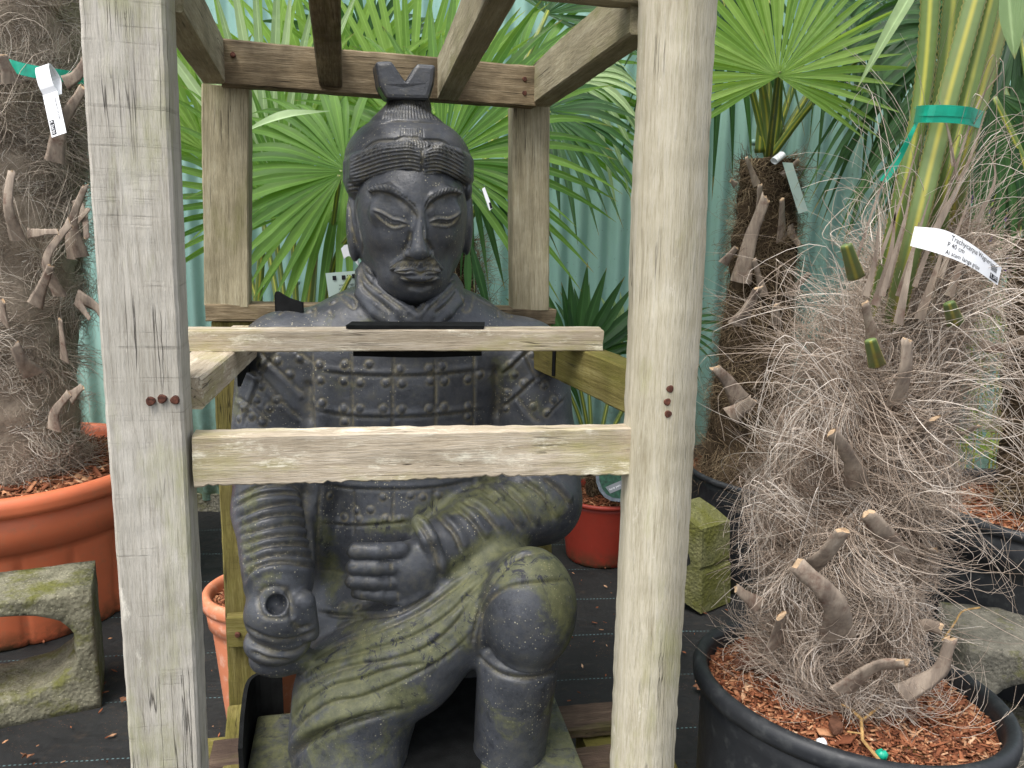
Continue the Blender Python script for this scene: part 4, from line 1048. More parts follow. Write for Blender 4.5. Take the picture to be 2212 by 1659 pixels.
    # ---------------- forked crown piece
    out = pl(zh, (300, 128), (395, 122), (475, 248), (545, 138), (655, 148), (640, 260), (612, 350), (365, 345), (322, 270))
    f2 = [L(x, y, -.040) for x, y in out]; cen = np.mean(f2, 0); mb = MB()
    from mathutils.geometry import tessellate_polygon
    n = len(f2); q = np.array(f2)
    lean = lambda a, dy, k: np.stack([a[:, 0]*1.0, a[:, 1]+dy+(a[:, 2]-a[:, 2].min())*.12, a[:, 2]], -1)
    ins = cen+(q-cen)*.955
    ringsV = [lean(ins, -.004, 0), lean(q, .0, 0), lean(q, .050, 0)-[.004, 0, 0], lean(ins, .054, 0)-[.004, 0, 0]]
    Vv = toW(np.concatenate(ringsV)); Fc = []
    tri = tessellate_polygon([[Vector(v) for v in ringsV[0]]])
    for k in range(3):
        for i in range(n): Fc.append((k*n+i, k*n+(i+1) % n, (k+1)*n+(i+1) % n, (k+1)*n+i))
    Fc += [tuple(a) for a in tri]+[tuple(3*n+i for i in a)[::-1] for a in tri]
    cr = mk('crown', Vv, Fc, M_STONE, t, attr={'dirt': np.zeros(len(Vv)), 'moss': np.zeros(len(Vv))})
    bm_fix(cr, .006)
    # ---------------- base block
    def slab(x0, x1, y0, y1, z0, z1, bev=.006, moss=.5):
        V, F = boxV(((x0+x1)/2, (y0+y1)/2, (z0+z1)/2), (1, 0, 0), (0, 1, 0), (0, 0, 1), (x1-x0, y1-y0, z1-z0))
        o = mk('base', toW(V), F, M_STONE, t); bm_fix(o, bev, moss); return o
    A = toL(PZ(552, 1545, .205)); B = toL(PZ(537, 1659, .205)); Cc = toL(PZ(1241, 1606, .205))
    slab((A[0]+B[0])/2, Cc[0], -.50, A[1], .155, .205, .008, .62)
    slab(A[0]+.10, Cc[0]-.06, .0, A[1]+.06, .16, .33, .008, .0)
    return t
def bm_fix(o, bev=.003, moss=.1):
    import bmesh
    bm = bmesh.new(); bm.from_mesh(o.data); bmesh.ops.recalc_face_normals(bm, faces=bm.faces)
    bmesh.ops.bevel(bm, geom=[e for e in bm.edges if e.calc_face_angle(0) > .5], offset=bev, segments=2, affect='EDGES', profile=.6)
    bm.to_mesh(o.data); bm.free()
    at = {a.name for a in o.data.attributes}
    n = len(o.data.vertices)
    for k, v in (('dirt', .1), ('moss', moss)):
        if k not in at:
            a = o.data.attributes.new(k, 'FLOAT', 'POINT'); a.data.foreach_set('value', np.full(n, v, np.float32))
    o.data.update()
statue_o = build_statue()
# ================================================================== foliage materials
def leaf_mat(name, dark, light, tr, dry=(150, 128, 70), dryamt=.5, gloss=.38, trans=.35):
    m = Mat(name, gloss, .45)
    r = m.attr('rnd'); u = m.attr('along'); v = m.co(rand=False)
    base = m.mix(r, lin(*dark), lin(*light))
    st = m.noise(m.co((1, 1, 1), rand=False), 35, 4, .6)
    base = m.mix(m.rng(st, .55, .75, 0, .35), base, lin(*[int(c*1.15) for c in light]))
    w = m.attr('across')
    base = m.mix(m.rng(w, .0, .18, .55, 0), base, lin(*[min(255, int(c*1.25)+10) for c in light]))
    fine = m.n('Math', operation='SINE'); m.set(fine.inputs[0], m.math('MULTIPLY', w, 60))
    base = m.mix(m.rng(fine.outputs[0], -1, 1, 0, .16), base, lin(*dark))
    dm = m.math('MULTIPLY', m.rng(m.math('ADD', u, m.math('MULTIPLY', st, .25)), 1.06, 1.13, 0, 1), dryamt*1.6, True)
    base = m.mix(dm, base, lin(*dry))
    m.col(base); m.bump(fine.outputs[0], .0004, .6)
    m.translucent(m.mix(dm, lin(*tr), lin(*dry)), trans)
    return m.m
M_LEAF = leaf_mat('fan palm leaf', (52, 92, 34), (112, 148, 66), (150, 200, 50))
M_LEAFB = leaf_mat('bright fan palm leaf', (92, 130, 54), (158, 188, 100), (190, 225, 80), trans=.45)
M_LEAFD = leaf_mat('dark fan palm leaf', (26, 58, 30), (62, 98, 50), (90, 140, 40), trans=.22)
M_LEAFP = leaf_mat('pale grey green leaf', (120, 146, 100), (170, 190, 140), (160, 200, 90), trans=.25)
def petiole_mat(name, edge, mid, streak):
    m = Mat(name, .42, .4); w = m.attr('across'); u = m.attr('along'); v = m.co()
    n1 = m.noise(m.co((1, 1, .25)), 22, 4, .6)
    base = m.mix(m.rng(w, .06, .34, 1, 0), lin(*edge), lin(*mid))
    base = m.mix(m.rng(n1, .5, .68, 0, .7), base, lin(*streak))
    base = m.mix(m.rng(w, .90, 1.0, 0, .85), base, lin(176, 160, 90))
    m.col(base); m.bump(m.noise(v, 80, 3), .0006); return m.m
M_PETG = petiole_mat('green leaf stalk', (96, 116, 58), (170, 168, 70), (86, 108, 62))
M_PETB = petiole_mat('brown striped leaf stalk', (104, 122, 72), (166, 160, 72), (128, 108, 62))
def fibre_mat(name, stops):
    m = Mat(name, .75, .25); r = m.attr('rnd'); m.col(m.ramp(r, [(p, lin(*c)) for p, c in stops])); return m.m
M_FIB_P = fibre_mat('pale palm fibre', [(0, (88, 72, 60)), (.25, (142, 124, 108)), (.6, (184, 167, 150)), (1, (226, 216, 204))])
M_FIB_G = fibre_mat('grey brown palm fibre', [(0, (100, 88, 76)), (.3, (158, 144, 128)), (.7, (194, 181, 164)), (1, (230, 221, 208))])
M_FIB_D = fibre_mat('dark palm fibre', [(0, (46, 38, 28)), (.4, (94, 78, 60)), (.8, (136, 118, 92)), (1, (170, 154, 126))])
def stub_mat():
    m = Mat('old leaf stalk', .7, .3); v = m.co((30, 30, 6)); n1 = m.noise(v, 1.5, 5, .65); n2 = m.noise(m.co(), 30, 5, .7)
    c = m.ramp(n1, [(.3, lin(104, 92, 82)), (.6, lin(158, 143, 127)), (.8, lin(192, 179, 162))]); c = m.mix(m.rng(n2, .52, .7, 0, .7), c, lin(92, 58, 46))
    m.col(c); m.bump(n1, .002); return m.m
M_STUB = stub_mat(); M_CUT = simple('cut stalk end', (184, 158, 128), .85, .2, .2, 120, .001, 300)
def dull(name, a, b, sc=20):
    m = Mat(name, .95, .1); v = m.co(); n1 = m.noise(v, sc, 6, .75); m.col(m.ramp(n1, [(.3, lin(*a)), (.7, lin(*b))])); m.bump(n1, .01); return m.m
M_TRK = dull('fibrous palm trunk', (122, 110, 96), (168, 154, 136)); M_TRKD = dull('dark palm trunk', (38, 31, 24), (76, 63, 48)); M_TRKP = dull('pale fibrous trunk', (84, 70, 58), (140, 122, 106))
# ================================================================== foliage builders
def frond(parent, hast, a, n, R, nseg=26, spread=200, droop=.25, mat=None, base=None, wid=1.0, join=.45, seed=0, petr=.006, tipj=.12, bend=0.0, petmat=None, fold=.32, sag=0.08, rag=.06):
    """pleated fan leaf: hastula, axis, face normal, radius; with its stalk down to base"""
    r = np.random.default_rng(seed); hast = np.asarray(hast, float); a = nrm(a); n = nrm(np.asarray(n, float)-a*np.dot(n, a)); s_ = np.cross(a, n)
    K = 11; u = np.linspace(0, 1, K); sp = math.radians(spread); dphi = sp/nseg
    V = []; F = []; A = []; U = []; X = []; k0 = 0
    for i in range(nseg):
        ph = -sp/2+(i+.5)*dphi+r.normal(0, dphi*rag*2); d = math.cos(ph)*a+math.sin(ph)*s_; t = np.cross(n, d)
        Lk = R*(.80+.20*math.cos(ph*.75))*(1+r.normal(0, tipj*.5))
        dr = droop*(.6+.8*r.random())*(1+.5*(abs(ph)/(sp/2+.01)))
        path = hast+d*Lk*u[:, None]+n*(bend*Lk*u[:, None]**2)+np.array([0, 0, -1])*(dr*Lk*np.clip(u-.3, 0, 1)[:, None]**2*2)
        path = path+np.cross(d, [0, 0, 1.])*(sag*Lk*r.normal()*u[:, None]**2)
        full = 2*Lk*u*math.tan(min(dphi, 1.0)/2); wj = 2*Lk*join*math.tan(min(dphi, 1.0)/2)
        w = np.minimum(full, wj*1.08)*wid; w = w*np.where(u > join, np.clip(1-((u-join)/(1-join+.001))**1.7, 0.02, 1), 1); w[0] = max(w[0], .002)
        tw = r.normal(0, .25)*u
        hw = w/2
        side = t[None]*np.cos(tw)[:, None]+n[None]*np.sin(tw)[:, None]; up = n[None]*np.cos(tw)[:, None]-t[None]*np.sin(tw)[:, None]
        ri = r.random()
        q = np.stack([path-side*hw[:, None]+up*(hw*fold)[:, None], path-side*(hw*.5)[:, None]+up*(hw*fold*.42)[:, None], path-up*(hw*fold*.25)[:, None], path+side*(hw*.5)[:, None]+up*(hw*fold*.42)[:, None], path+side*hw[:, None]+up*(hw*fold)[:, None]], 1)
        V.append(q.reshape(-1, 3)); F.append(grid_faces(K, 5)+k0); k0 += K*5
        A += [ri]*(K*5); U.append(np.repeat(u, 5)); X.append(np.tile([1, .5, 0, .5, 1.], K))
    o = mk('frond', np.concatenate(V), np.concatenate(F), mat or M_LEAF, parent, attr={'rnd': A, 'along': np.concatenate(U), 'across': np.concatenate(X)}, smooth=True)
    if base is not None:
        b = np.asarray(base, float); c = (hast+b)/2+np.array([0, 0, .04])*np.linalg.norm(hast-b)
        petiole(o, [b, c, hast+a*.012], petr*1.5, petr, petmat or M_PETG, n=20)
    return o
def petiole(parent, pts, r0, r1, mat, n=40, flat=.45, teeth=0.0, face=None, seed=0, name='petiole'):
    path = spline(pts, n); rad = np.linspace(r0, r1, n)
    T = np.gradient(path, axis=0); T /= np.linalg.norm(T, axis=1, keepdims=True)
    fc = nrm(CAM-path.mean(0)) if face is None else np.asarray(face, float)
    Sd = np.cross(T, fc); Sd /= np.linalg.norm(Sd, axis=1, keepdims=True); N = np.cross(Sd, T)
    xs = np.array([-1, -.8, -.45, 0, .45, .8, 1, .7, 0, -.7]); ys = np.array([0, .35, .62, .72, .62, .35, 0, -.75, -1, -.75])
    tt = np.zeros(n)
    if teeth: tt = teeth*np.abs(np.sin(np.arange(n)*math.pi/2))
    X = xs[None]*(rad[:, None]+tt[:, None]*(np.abs(xs) > .95)); Y = ys[None]*rad[:, None]*flat
    V = path[:, None]+Sd[:, None]*X[..., None]-N[:, None]*(-Y[..., None])
    F = [tuple(f) for f in grid_faces(n, len(xs), True)]+[tuple(range(len(xs)))[::-1], tuple((n-1)*len(xs)+i for i in range(len(xs)))]
    return mk(name, V.reshape(-1, 3), F, mat, parent, attr={'across': np.tile(np.abs(xs), n), 'along': np.repeat(np.linspace(0, 1, n), len(xs))}, smooth=True)
def trunk_mesh(parent, axis, rad, mat, n=40, amp=.012, seed=0):
    K = 60; ax = spline(axis, K); R = np.interp(np.linspace(0, 1, K), np.linspace(0, 1, len(rad)), rad)
    th = np.arange(n)*2*math.pi/n; V = np.zeros((K, n, 3))
    V[..., 0] = ax[:, None, 0]+R[:, None]*np.cos(th); V[..., 1] = ax[:, None, 1]+R[:, None]*np.sin(th); V[..., 2] = ax[:, None, 2]
    q = V*[22, 22, 30]; off = amp*vnoise(q, seed)+amp*.5*vnoise(q*2.3, seed+4)
    V[..., 0] += off*np.cos(th); V[..., 1] += off*np.sin(th)
    F = [tuple(f) for f in grid_faces(K, n, True)]+[tuple((K-1)*n+i for i in range(n))]
    mk('trunk', V.reshape(-1, 3), F, mat, parent, smooth=True)
    return ax, R
def fibres(parent, ax, R, mat, N, ln, thick, tuft=26, wt=1.0, wu=.2, wr=.4, grav=.3, curl=.35, seed=0, K=9, srange=(0, 1), jit=.25, name='fibre', spd=.03, dens=None, bright=0.0, wv=.6):
    """tufts of hair growing from a trunk surface"""
    r = np.random.default_rng(seed); nt = max(1, N//tuft)
    s = r.uniform(*srange, nt); th = r.uniform(0, 2*math.pi, nt)
    si = np.linspace(0, 1, len(ax)); sgn = r.choice([-1, 1], nt)*r.uniform(.3, 1, nt)
    wtt = wt*sgn; wuu = r.normal(wu, .5, nt); wrr = np.abs(r.normal(wr, wr*.6+.05, nt)); Lt = ln*r.lognormal(0, .4, nt); ct = r.normal(0, curl, (nt, 3)); br = r.uniform(0, 1, nt)
    idx = np.repeat(np.arange(nt), tuft); M = len(idx)
    s = np.clip(s[idx]+r.normal(0, spd, M), 0, 1); th = th[idx]+r.normal(0, spd*8, M)
    base = np.stack([np.interp(s, si, ax[:, c]) for c in range(3)], -1); Rr = np.interp(s, si, R)
    rad = np.stack([np.cos(th), np.sin(th), 0*th], -1); tg = np.stack([-np.sin(th), np.cos(th), 0*th], -1)
    p = base+rad*(Rr*r.uniform(.9, 1.04, M))[:, None]
    d = tg*wtt[idx][:, None]+np.array([0, 0, 1.])*wuu[idx][:, None]+rad*wrr[idx][:, None]+r.normal(0, jit, (M, 3)); d /= np.linalg.norm(d, axis=1)[:, None]
    L_ = Lt[idx]*r.uniform(.5, 1.2, M); st = (L_/(K-1))[:, None]; cv = ct[idx]+r.normal(0, curl*wv, (M, 3))
    path = [p]
    for k in range(K-1):
        d = d+np.cross(cv, d)*.62+np.array([0, 0, -grav])*.12
        # stay hugging the trunk: hair below the surface is pushed out
        d /= np.linalg.norm(d, axis=1)[:, None]; p = p+d*st
        c2 = base+0; c2[:, 2] = p[:, 2]; rv = (p-c2)*[1, 1, 0]; rl = np.linalg.norm(rv, axis=1); lowv = rl < Rr*1.0
        p = np.where(lowv[:, None], c2+rv/(rl[:, None]+1e-9)*(Rr*1.0)[:, None], p)
        path.append(p)
    P3 = np.stack(path, 1); rr = thick*r.uniform(.5, 1.2, (M, 1))*np.linspace(1, .35, K)[None]
    V, F = tubes(P3, rr, 3, seed); rn = np.clip(br[idx]*.5+r.random(M)*.5+bright, 0, 1)
    return mk(name, V, F, mat, parent, attr={'rnd': np.repeat(rn, K*3)}, smooth=True)
def stub(parent, a, b, w, bendv=(0, 0, 0), flat=.55, name='leaf_stub', taper=.8, jag=0, mat=None):
    """cut leaf stalk: broad flat foot, ridged back, hollowed face, ragged end"""
    a, b = np.asarray(a, float), np.asarray(b, float); K = 16; path = spline([a, (a+b)/2+np.array(bendv), b], K)
    r = np.random.default_rng(int(abs(a[0])*1e5) % 9973)
    xs = np.array([-1, -.6, -.2, .2, .6, 1, .85, .4, 0, -.4, -.85]); ys = np.array([0, -.30, -.52, -.50, -.32, 0, .55, .95, 1.05, .95, .55])
    n = len(xs); T = np.gradient(path, axis=0); T /= np.linalg.norm(T, axis=1, keepdims=True)
    tw = r.uniform(-.5, .5); fc = nrm(np.array([tw, -1, .1])); Sd = np.cross(T, fc); Sd /= np.linalg.norm(Sd, axis=1, keepdims=True); N = np.cross(Sd, T)*-1
    u = np.linspace(0, 1, K); wd = w*(1.0+.75*(1-u)**2.2-.22*u); th = w*flat*.62*(1+.4*(1-u)**2)
    V = path[:, None]+Sd[:, None]*(xs[None]*wd[:, None])[..., None]+N[:, None]*(ys[None]*th[:, None])[..., None]
    V = V+(vnoise(V*np.array([260, 260, 60]), w*1000)*.0011+vnoise(V*60, 3)*.0016)[..., None]*Sd[:, None]
    V[-1] += r.normal(0, w*.22, (n, 1))*nrm(b-a)+r.uniform(-.5, .5)*w*xs[:, None]*nrm(b-a)
    F = [tuple(f) for f in grid_faces(K, n, True)]+[tuple((K-1)*n+i for i in range(n))]
    o = mk(name, V.reshape(-1, 3), F, None, parent, mats=[mat or M_STUB, M_CUT], midx=[0]*(len(F)-1)+[1])
    for p in o.data.polygons: p.use_smooth = len(p.vertices) == 4
    return o
def strip(name, pts, wdir, w, mat, parent=None, n=30, th=.0006, cat=None):
    """flexible band along pts, width along wdir"""
    path = spline(pts, n); wd = np.asarray(wdir, float); wd = np.broadcast_to(wd, path.shape) if wd.ndim == 1 else wd
    wd = wd/np.linalg.norm(wd, axis=1, keepdims=True); T = np.gradient(path, axis=0); N = np.cross(T, wd); N /= np.linalg.norm(N, axis=1, keepdims=True)+1e-9
    w = np.broadcast_to(w, (n,))
    ring = [path-wd*w[:, None]/2-N*th, path+wd*w[:, None]/2-N*th, path+wd*w[:, None]/2+N*th, path-wd*w[:, None]/2+N*th]
    V = np.stack(ring, 1).reshape(-1, 3); F = [tuple(f) for f in grid_faces(n, 4, True)]+[(3, 2, 1, 0), tuple((n-1)*4+i for i in range(4))]
    return mk(name, V, F, mat, parent)
def text_on(parent, s, surf, u0, v0, hgt, mat, off=.0006, su=1.0, name='lettering', flipu=1):
    """flat lettering; surf(u,v)->(point, normal), metres along the label"""
    cu = bpy.data.curves.new('txt', 'FONT'); cu.body = s; cu.size = hgt; cu.resolution_u = 2
    ob = bpy.data.objects.new('txt', cu); C.objects.link(ob); bpy.context.view_layer.update()
    me = bpy.data.meshes.new_from_object(ob.evaluated_get(bpy.context.evaluated_depsgraph_get()))
    V = []
    for v in me.vertices:
        p, nn = surf(u0+v.co.x*su*flipu, v0+v.co.y); V.append(p+nn*off)
    F = [tuple(p.vertices) for p in me.polygons]
    C.objects.unlink(ob); bpy.data.objects.remove(ob); bpy.data.curves.remove(cu)
    return mk(name, np.array(V), F, mat, parent)
def pxd(dx, dy, ref, Y):
    """world direction that runs along (dx,dy) in the picture plane at ref"""
    return nrm(P(ref[0]+dx, ref[1]+dy, Y)-P(ref[0], ref[1], Y))
FACE = np.array([0, -1, .15])
# ================================================================== palms
def fr(par, hx, hy, Y, dx, dy, Rp, nseg, spread, droop, mat, base=None, nv=None, seed=0, **k):
    h = P(hx, hy, Y); a = pxd(dx, dy, (hx, hy), Y)
    return frond(par, h, a, FACE if nv is None else nv, S(Rp, hx, hy, Y), nseg, spread, droop, mat, base, seed=seed, **k)
def palm_left():
    t = thing('palm', 'stout shaggy grey-brown palm trunk tied with green ribbon, in the orange pot', 'palm', (pL[0], pL[1], .39), 'potted fan palms')
    Y = pL[1]; ax = [(pL[0], Y, .38), P(18, 800, Y), P(20, 500, Y), P(25, 200, Y), P(35, -150, Y)]
    ax, R = trunk_mesh(t, ax, [.205, .185, .190, .195, .20, .20], M_TRK, 48, .014, 3)
    fibres(t, ax, R, M_FIB_G, 15000, .13, .0011, 34, 1.2, -.1, .14, .25, .40, 21, name='fibre', jit=.10, K=11, spd=.014, wv=.25)
    fibres(t, ax, R, M_FIB_G, 4000, .10, .0009, 18, .9, .1, .35, .2, .5, 22, bright=.15, name='fibre', K=11, jit=.1, spd=.01, wv=.25)
    fibres(t, ax, R, M_FIB_P, 2000, .10, .0009, 20, .8, -.5, .6, .9, .3, 23, srange=(.0, .07), name='fibre')
    f = lambda px, py, dy: P(px, py, Y-dy)
    for (x0, y0, d0), (x1, y1, d1), w, b in (((178, 555, .16), (185, 400, .22), 8, (-.03, 0, .0)), ((118, 350, .20), (180, 190, .24), 11, (-.02, 0, 0)), ((130, 640, .19), (152, 480, .24), 10, (-.04, -.02, 0)),
            ((40, 520, .23), (25, 370, .26), 9, (0, -.03, 0)), ((75, 660, .22), (110, 575, .28), 9, (0, 0, 0)), ((10, 700, .22), (5, 650, .27), 12, (0, 0, 0)), ((75, 810, .23), (32, 745, .29), 13, (0, -.01, 0)),
            ((118, 930, .20), (150, 850, .24), 9, (-.02, 0, 0)), ((155, 560, .15), (192, 450, .17), 7, (-.03, 0, 0)), ((165, 640, .12), (240, 720, .16), 9, (.01, 0, .02)), ((60, 505, .22), (125, 500, .28), 7, (0, -.01, 0)),
            ((140, 180, .18), (195, 105, .20), 9, (.0, 0, -.02)), ((25, 180, .24), (5, 120, .27), 11, (0, 0, 0)), ((165, 650, .15), (195, 690, .17), 6, (0, 0, 0)), ((140, 780, .18), (130, 690, .22), 8, (0, 0, 0)), ((150, 860, .16), (178, 835, .19), 9, (0, 0, 0)),
            ((165, 430, .14), (186, 515, .18), 7, (.01, 0, 0))):
        stub(t, f(x0, y0, d0), f(x1, y1, d1), S(w*1.0, x0, y0, Y), b, .38, jag=.004)
    # ribbon and hanging label
    ctr = P(22, 140, Y)
    pts = [P(-60, 118, Y-.20), P(0, 135, Y-.235), P(60, 152, Y-.225), P(130, 163, Y-.17), P(200, 172, Y-.05), P(225, 176, Y+.06)]
    o = strip('tree_ribbon', pts, (0, .1, 1), S(24, 50, 150, Y), M_RIBBON, None, 30)
    tag(o, 'green plastic ribbon tied round the stout palm trunk in the orange pot', 'ribbon')
    top, bot = P(108, 200, Y-.26), P(128, 292, Y-.30); lt = thing('plant_label', 'small white hanging plant label looped over the green ribbon', 'label', top)
    d = nrm(bot-top); sd3 = nrm(np.cross(d, [0, 1, 0])); sd3 = sd3 if sd3[0] > 0 else -sd3; Lh = np.linalg.norm(bot-top); nn = nrm(np.cross(sd3, d)); nn = nn if nn[1] < 0 else -nn
    strip('label_card', [top, (top+bot)/2, bot], sd3, S(34, 115, 240, Y-.28), M_WHITE, lt, 10)
    strip('label_loop', [top+d*.002, top-d*.02+nn*.012, top-d*.062+nn*.012, top-d*.074-nn*.0, top-d*.05-nn*.03, top-nn*.02], sd3, S(32, 115, 240, Y-.28), M_WHITE, lt, 24)
    w2 = S(17, 115, 240, Y-.28)
    surf = lambda u, v: (bot-d*(u)+sd3*v, nn)
    V = [surf(u, v)[0]+nn*.0012 for u, v in ((.005, -w2*.85), (.045, -w2*.85), (.045, -w2*.25), (.005, -w2*.25))]; mk('price_box', V, [(0, 1, 2, 3)], M_INK, lt)
    surf2 = lambda u, v: (top+d*u-sd3*v, nn)
    text_on(lt, '\u20ac 299,00', surf2, Lh-.043, w2*.38, .011, M_WHITE, .0018, .9)
    text_on(lt, 'Trachycarpus fortunei', surf2, .012, -w2*.62, .0075, M_INK, .0012, 1.0)
palm_left()
def palm_mid():
    # palm whose stalks rise behind the statue's right shoulder
    t = thing('palm', 'bright fan palm behind the statue, smooth stalks beside the left rear post', 'palm', P(640, 1240, 2.45)*[1, 1, 0]+[0, 0, .0], 'potted fan palms')
    b = P(655, 1000, 2.42)
    ax, R = trunk_mesh(t, [WORLD[t.name], P(650, 1100, 2.44), b], [.07, .065, .05], M_TRKD, 20, .008, 5)
    fibres(t, ax, R, M_FIB_D, 1500, .07, .0010, 20, .9, .1, .4, .2, .3, 31)
    k = dict(petr=.0075)
    fr(t, 631, 462, 2.38, -.12, -1, 400, 34, 215, .16, M_LEAF, b, join=.36, seed=41, nv=(.15, -1, .1), **k)
    fr(t, 585, 430, 2.5, -.12, -1, 500, 12, 62, .04, M_LEAFP, b, seed=48, nv=(.1, -1, 0), **k)
    fr(t, 748, 368, 2.20, -1, -.02, 330, 24, 200, .22, M_LEAF, b, seed=42, nv=(.25, -1, .35), petr=.006)
    fr(t, 560, 430, 2.62, -.25, -1, 520, 18, 100, .10, M_LEAFB, b, seed=43, nv=(.1, -1, 0), **k)
    fr(t, 742, 372, 2.10, -.75, .55, 330, 9, 70, .05, M_LEAF, b, seed=44, petr=.006, nv=(.2, -1, .4))
    fr(t, 700, 300, 2.72, .05, -1, 420, 26, 150, .12, M_LEAFB, b, seed=45, nv=(0, -1, .2), **k)
    fr(t, 450, 330, 2.55, -.35, -1, 340, 12, 120, .1, M_LEAFB, b, seed=46, nv=(.3, -1, 0), **k)
    petiole(t, [P(655, 930, 2.4), P(662, 700, 2.36), P(690, 440, 2.3)], .017, .010, M_PETB, 30)
    petiole(t, [P(615, 930, 2.4), P(560, 750, 2.36), P(566, 520, 2.3)], .016, .010, M_PETG, 30)
    petiole(t, [P(675, 930, 2.35), P(715, 600, 2.2), P(760, 500, 2.1)], .010, .007, M_PETG, 30)
    # one pale blade crossing in front of the left rear post
    frond(t, P(712, 240, 1.95), pxd(-1, .13, (712, 240), 1.95), (0, -.6, 1), S(228, 600, 250, 1.95), 1, 12, .10, M_LEAFP, None, 1.9, .5, 3)
    # second palm: trunk hidden behind the statue
    t2 = thing('palm', 'fan palm with hairy dark stem glimpsed right of the statue cheek', 'palm', P(1000, 1150, 2.62)*[1, 1, 0], 'potted fan palms')
    c = P(985, 520, 2.55)
    ax, R = trunk_mesh(t2, [WORLD[t2.name], P(992, 800, 2.58), c], [.08, .075, .055], M_TRKD, 24, .01, 6)
    fibres(t2, ax, R, M_FIB_D, 2600, .12, .0009, 20, .9, .2, .7, .1, .3, 32, srange=(.4, 1))
    fr(t2, 955, 348, 2.25, .42, -.9, 420, 36, 225, .18, M_LEAF, c, seed=51, nv=(-.2, -1, .25), **k)
    fr(t2, 1180, 238, 2.45, 1, .25, 235, 18, 170, .30, M_LEAFD, c, seed=52, nv=(-.5, -.8, .6), **k)
    fr(t2, 1005, 345, 2.32, .45, .9, 215, 14, 120, .35, M_LEAFD, c, seed=53, nv=(-.3, -1, .4), **k)
    fr(t2, 885, 300, 2.70, -.15, -1, 420, 26, 130, .06, M_LEAFB, c, seed=54, nv=(0, -1, .1), **k)
    fr(t2, 1180, 30, 2.8, .5, -.8, 280, 20, 180, .2, M_LEAFD, c, seed=55, nv=(-.2, -1, .3), **k)
    fr(t2, 1090, 250, 2.75, .85, -.5, 400, 22, 110, .25, M_LEAF, c, seed=56, nv=(-.2, -1, .2), **k)
    fr(t2, 1230, 170, 2.65, .9, .1, 200, 10, 110, .5, M_LEAFP, c, seed=57, nv=(-.2, -1, .4), **k)
    fr(t2, 800, 150, 2.85, -.1, -1, 260, 20, 190, .3, M_LEAFD, c, seed=58, nv=(.2, -1, .3), **k)
    fr(t2, 1010, 500, 2.2, .12, 1, 180, 2, 26, .0, M_LEAFD, c, seed=59, **k)
palm_mid()
